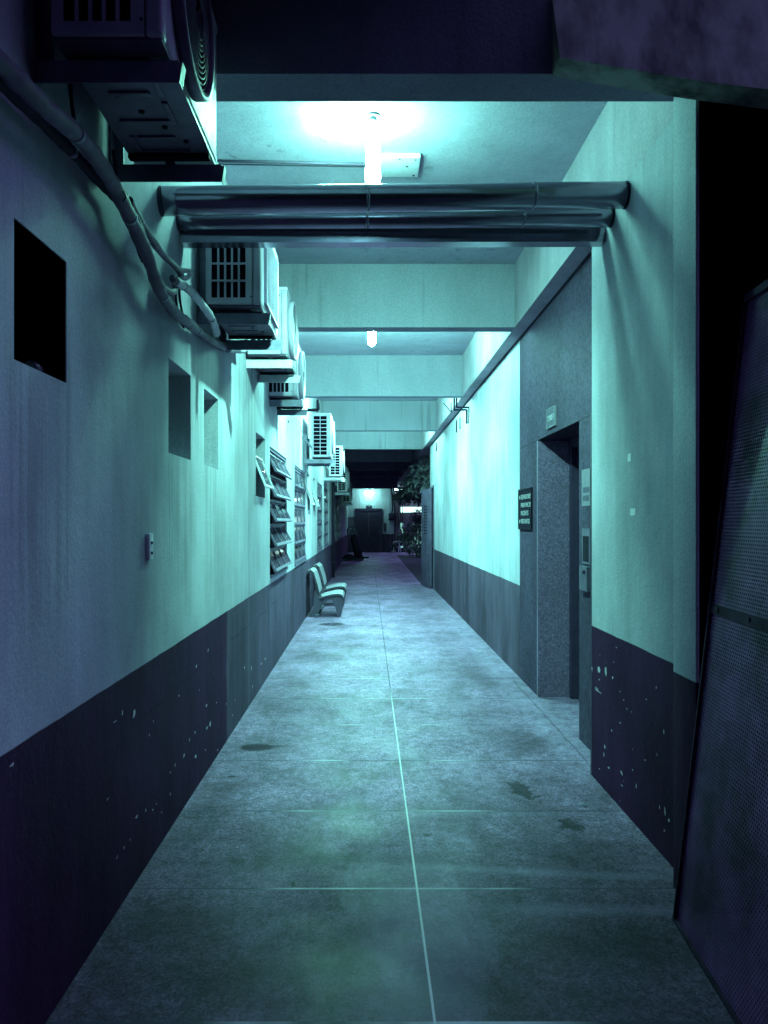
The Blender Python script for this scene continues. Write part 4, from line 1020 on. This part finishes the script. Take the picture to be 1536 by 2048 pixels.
# ------------------------------------------------------------------ person seated on white plastic chair
def skin_body(name, chains, radii, mat, parent, root_i=0, sub=2):
    vs = []; idx = {}; es = []
    for ch in chains:
        for a, b in zip(ch, ch[1:]):
            for k in (a, b):
                if k not in idx: idx[k] = len(vs); vs.append(radii[k][0])
            es.append((idx[a], idx[b]))
    me = bpy.data.meshes.new(name); me.from_pydata(vs, es, []); o = bpy.data.objects.new(name, me); C.objects.link(o)
    md = o.modifiers.new('s','SKIN'); 
    bpy.context.view_layer.update()
    if not me.skin_vertices:
        bpy.context.view_layer.objects.active = o; bpy.ops.mesh.customdata_skin_add()
    for k, i in idx.items():
        rr = radii[k][1]; me.skin_vertices[0].data[i].radius = rr if isinstance(rr, tuple) else (rr, rr)
        me.skin_vertices[0].data[i].use_root = (i == root_i)
    s2 = o.modifiers.new('b','SUBSURF'); s2.levels = sub; s2.render_levels = sub
    bpy.context.view_layer.update(); dg = bpy.context.evaluated_depsgraph_get()
    m2 = bpy.data.meshes.new_from_object(o.evaluated_get(dg)); bpy.data.objects.remove(o)
    m2.materials.clear(); m2.materials.append(mat)
    for p in m2.polygons: p.use_smooth = True
    o = bpy.data.objects.new(name, m2); C.objects.link(o); o.parent = parent; return o
ch_loc = (1.47,36.2,0); sc = .86
person = empty('person', ch_loc, 'seated person in dark clothes with long dark hair beside the bush', 'person'); person.scale = (sc,)*3; person.rotation_euler = (0,0,R(-55))
Rr = {'pel':((0,.05,.50),(.15,.12)),'wa':((0,.06,.68),(.12,.09)),'ch':((0,.05,.86),(.14,.10)),'nk0':((0,.04,1.0),(.06,.06)),'nk':((0,.03,1.06),.045),'hd':((0,.02,1.16),(.075,.085)),'ht':((0,.02,1.25),(.06,.07)),
 'sl':((-.17,.05,.96),.05),'el':((-.22,-.02,.72),.038),'wl':((-.12,-.22,.60),.026),'hl':((-.06,-.29,.58),.028),
 'sr':((.17,.05,.96),.05),'er':((.22,-.02,.72),.038),'wr':((.12,-.22,.62),.026),'hr':((.06,-.29,.60),.028),
 'pl':((-.09,.02,.49),.085),'kl':((-.12,-.38,.47),.058),'al':((-.12,-.36,.08),.035),'fl':((-.13,-.50,.04),.032),
 'pr':((.09,.02,.49),.085),'kr':((.12,-.38,.47),.058),'ar':((.12,-.40,.08),.035),'fr':((.13,-.54,.04),.032)}
bd_ = skin_body('body', [('pel','wa','ch','nk0','nk','hd','ht'),('ch','sl','el','wl','hl'),('ch','sr','er','wr','hr'),('pel','pl','kl','al','fl'),('pel','pr','kr','ar','fr')], Rr, M['skin'], person)
Cr = {k:(v[0], (tuple(x*1.15+.008 for x in v[1]) if isinstance(v[1], tuple) else v[1]*1.15+.008)) for k, v in Rr.items()}
Cr['wl2']=((-.17,-.12,.66),.042); Cr['wr2']=((.17,-.12,.67),.042); Cr['al2']=((-.12,-.365,.14),.05); Cr['ar2']=((.12,-.395,.14),.05)
skin_body('clothing', [('pel','wa','ch','nk0'),('ch','sl','el','wl2'),('ch','sr','er','wr2'),('pel','pl','kl','al2'),('pel','pr','kr','ar2')], Cr, M['cloth_dark'], person)
Hr = {'a':((0,.0,1.285),(.065,.06)),'b':((0,.07,1.22),(.085,.06)),'c':((0,.11,1.08),(.08,.05)),'d':((0,.13,.9),(.06,.035))}
skin_body('hair', [('a','b','c','d')], Hr, M['hair'], person)
q = MB(); q.tube([(0,-.07,1.14),(0,-.10,1.13)], [.014,.006], seg=8)
for sx in (-.028,.028): q.tube([(sx,-.066,1.17),(sx,-.072,1.17)], .008, seg=8)
q.build('face_features', M['skin'], person)
pc = empty('plastic_chair', ch_loc, 'white plastic chair under the seated person', 'chair'); pc.scale = (sc,)*3; pc.rotation_euler = (0,0,R(-55))
q = MB(); q.box((-.23,-.20,.38),(.23,.24,.405), bev=.01); q.build('seat', M['white'], pc)
q = MB(); q.prism([(-.22,.23,.40),(.22,.23,.40),(.20,.31,.82),(-.20,.31,.82)], (0,.02,0)); q.build('backrest', M['white'], pc)
for sx in (-1,1):
    for y0_, y1_ in ((-.18,-.25),(.21,.28)):
        q = MB(); q.tube([(sx*.20,y0_,.38),(sx*.235,y1_,0)], [.022,.018], seg=8); q.build('leg', M['white'], pc)
    q = MB(); q.tube(smooth_path([(sx*.235,-.2,.40),(sx*.25,-.2,.60),(sx*.25,.1,.62),(sx*.22,.28,.60)],4), .018, seg=8); q.build('armrest', M['white'], pc)

# small litter on the floor
for (px, py, s_, lab) in ((1168,1612,.022,'crumpled scrap of foil on the floor near the right wall'),(1178,1557,.010,'tiny pale stub on the floor by the wall corner')):
    Y = EYE*F/(py-VY); X_ = (px-VX)/F*Y; rnd = random.Random(int(px)); bm = bmesh.new(); bmesh.ops.create_icosphere(bm, subdivisions=2, radius=s_)
    for v in bm.verts: v.co *= rnd.uniform(.6,1.25); v.co.z = abs(v.co.z)*.5
    q = MB(); q.addbm(bm, 0, False, Matrix.Translation((X_,Y,.0005))); tag(q.build('litter', M['galv'] if s_ > .02 else M['paper']), lab, 'litter')

# everything that carries a category is a thing
for o in bpy.data.objects:
    if o.parent is None and o.get('category') and not o.get('kind'): o['kind'] = 'thing'
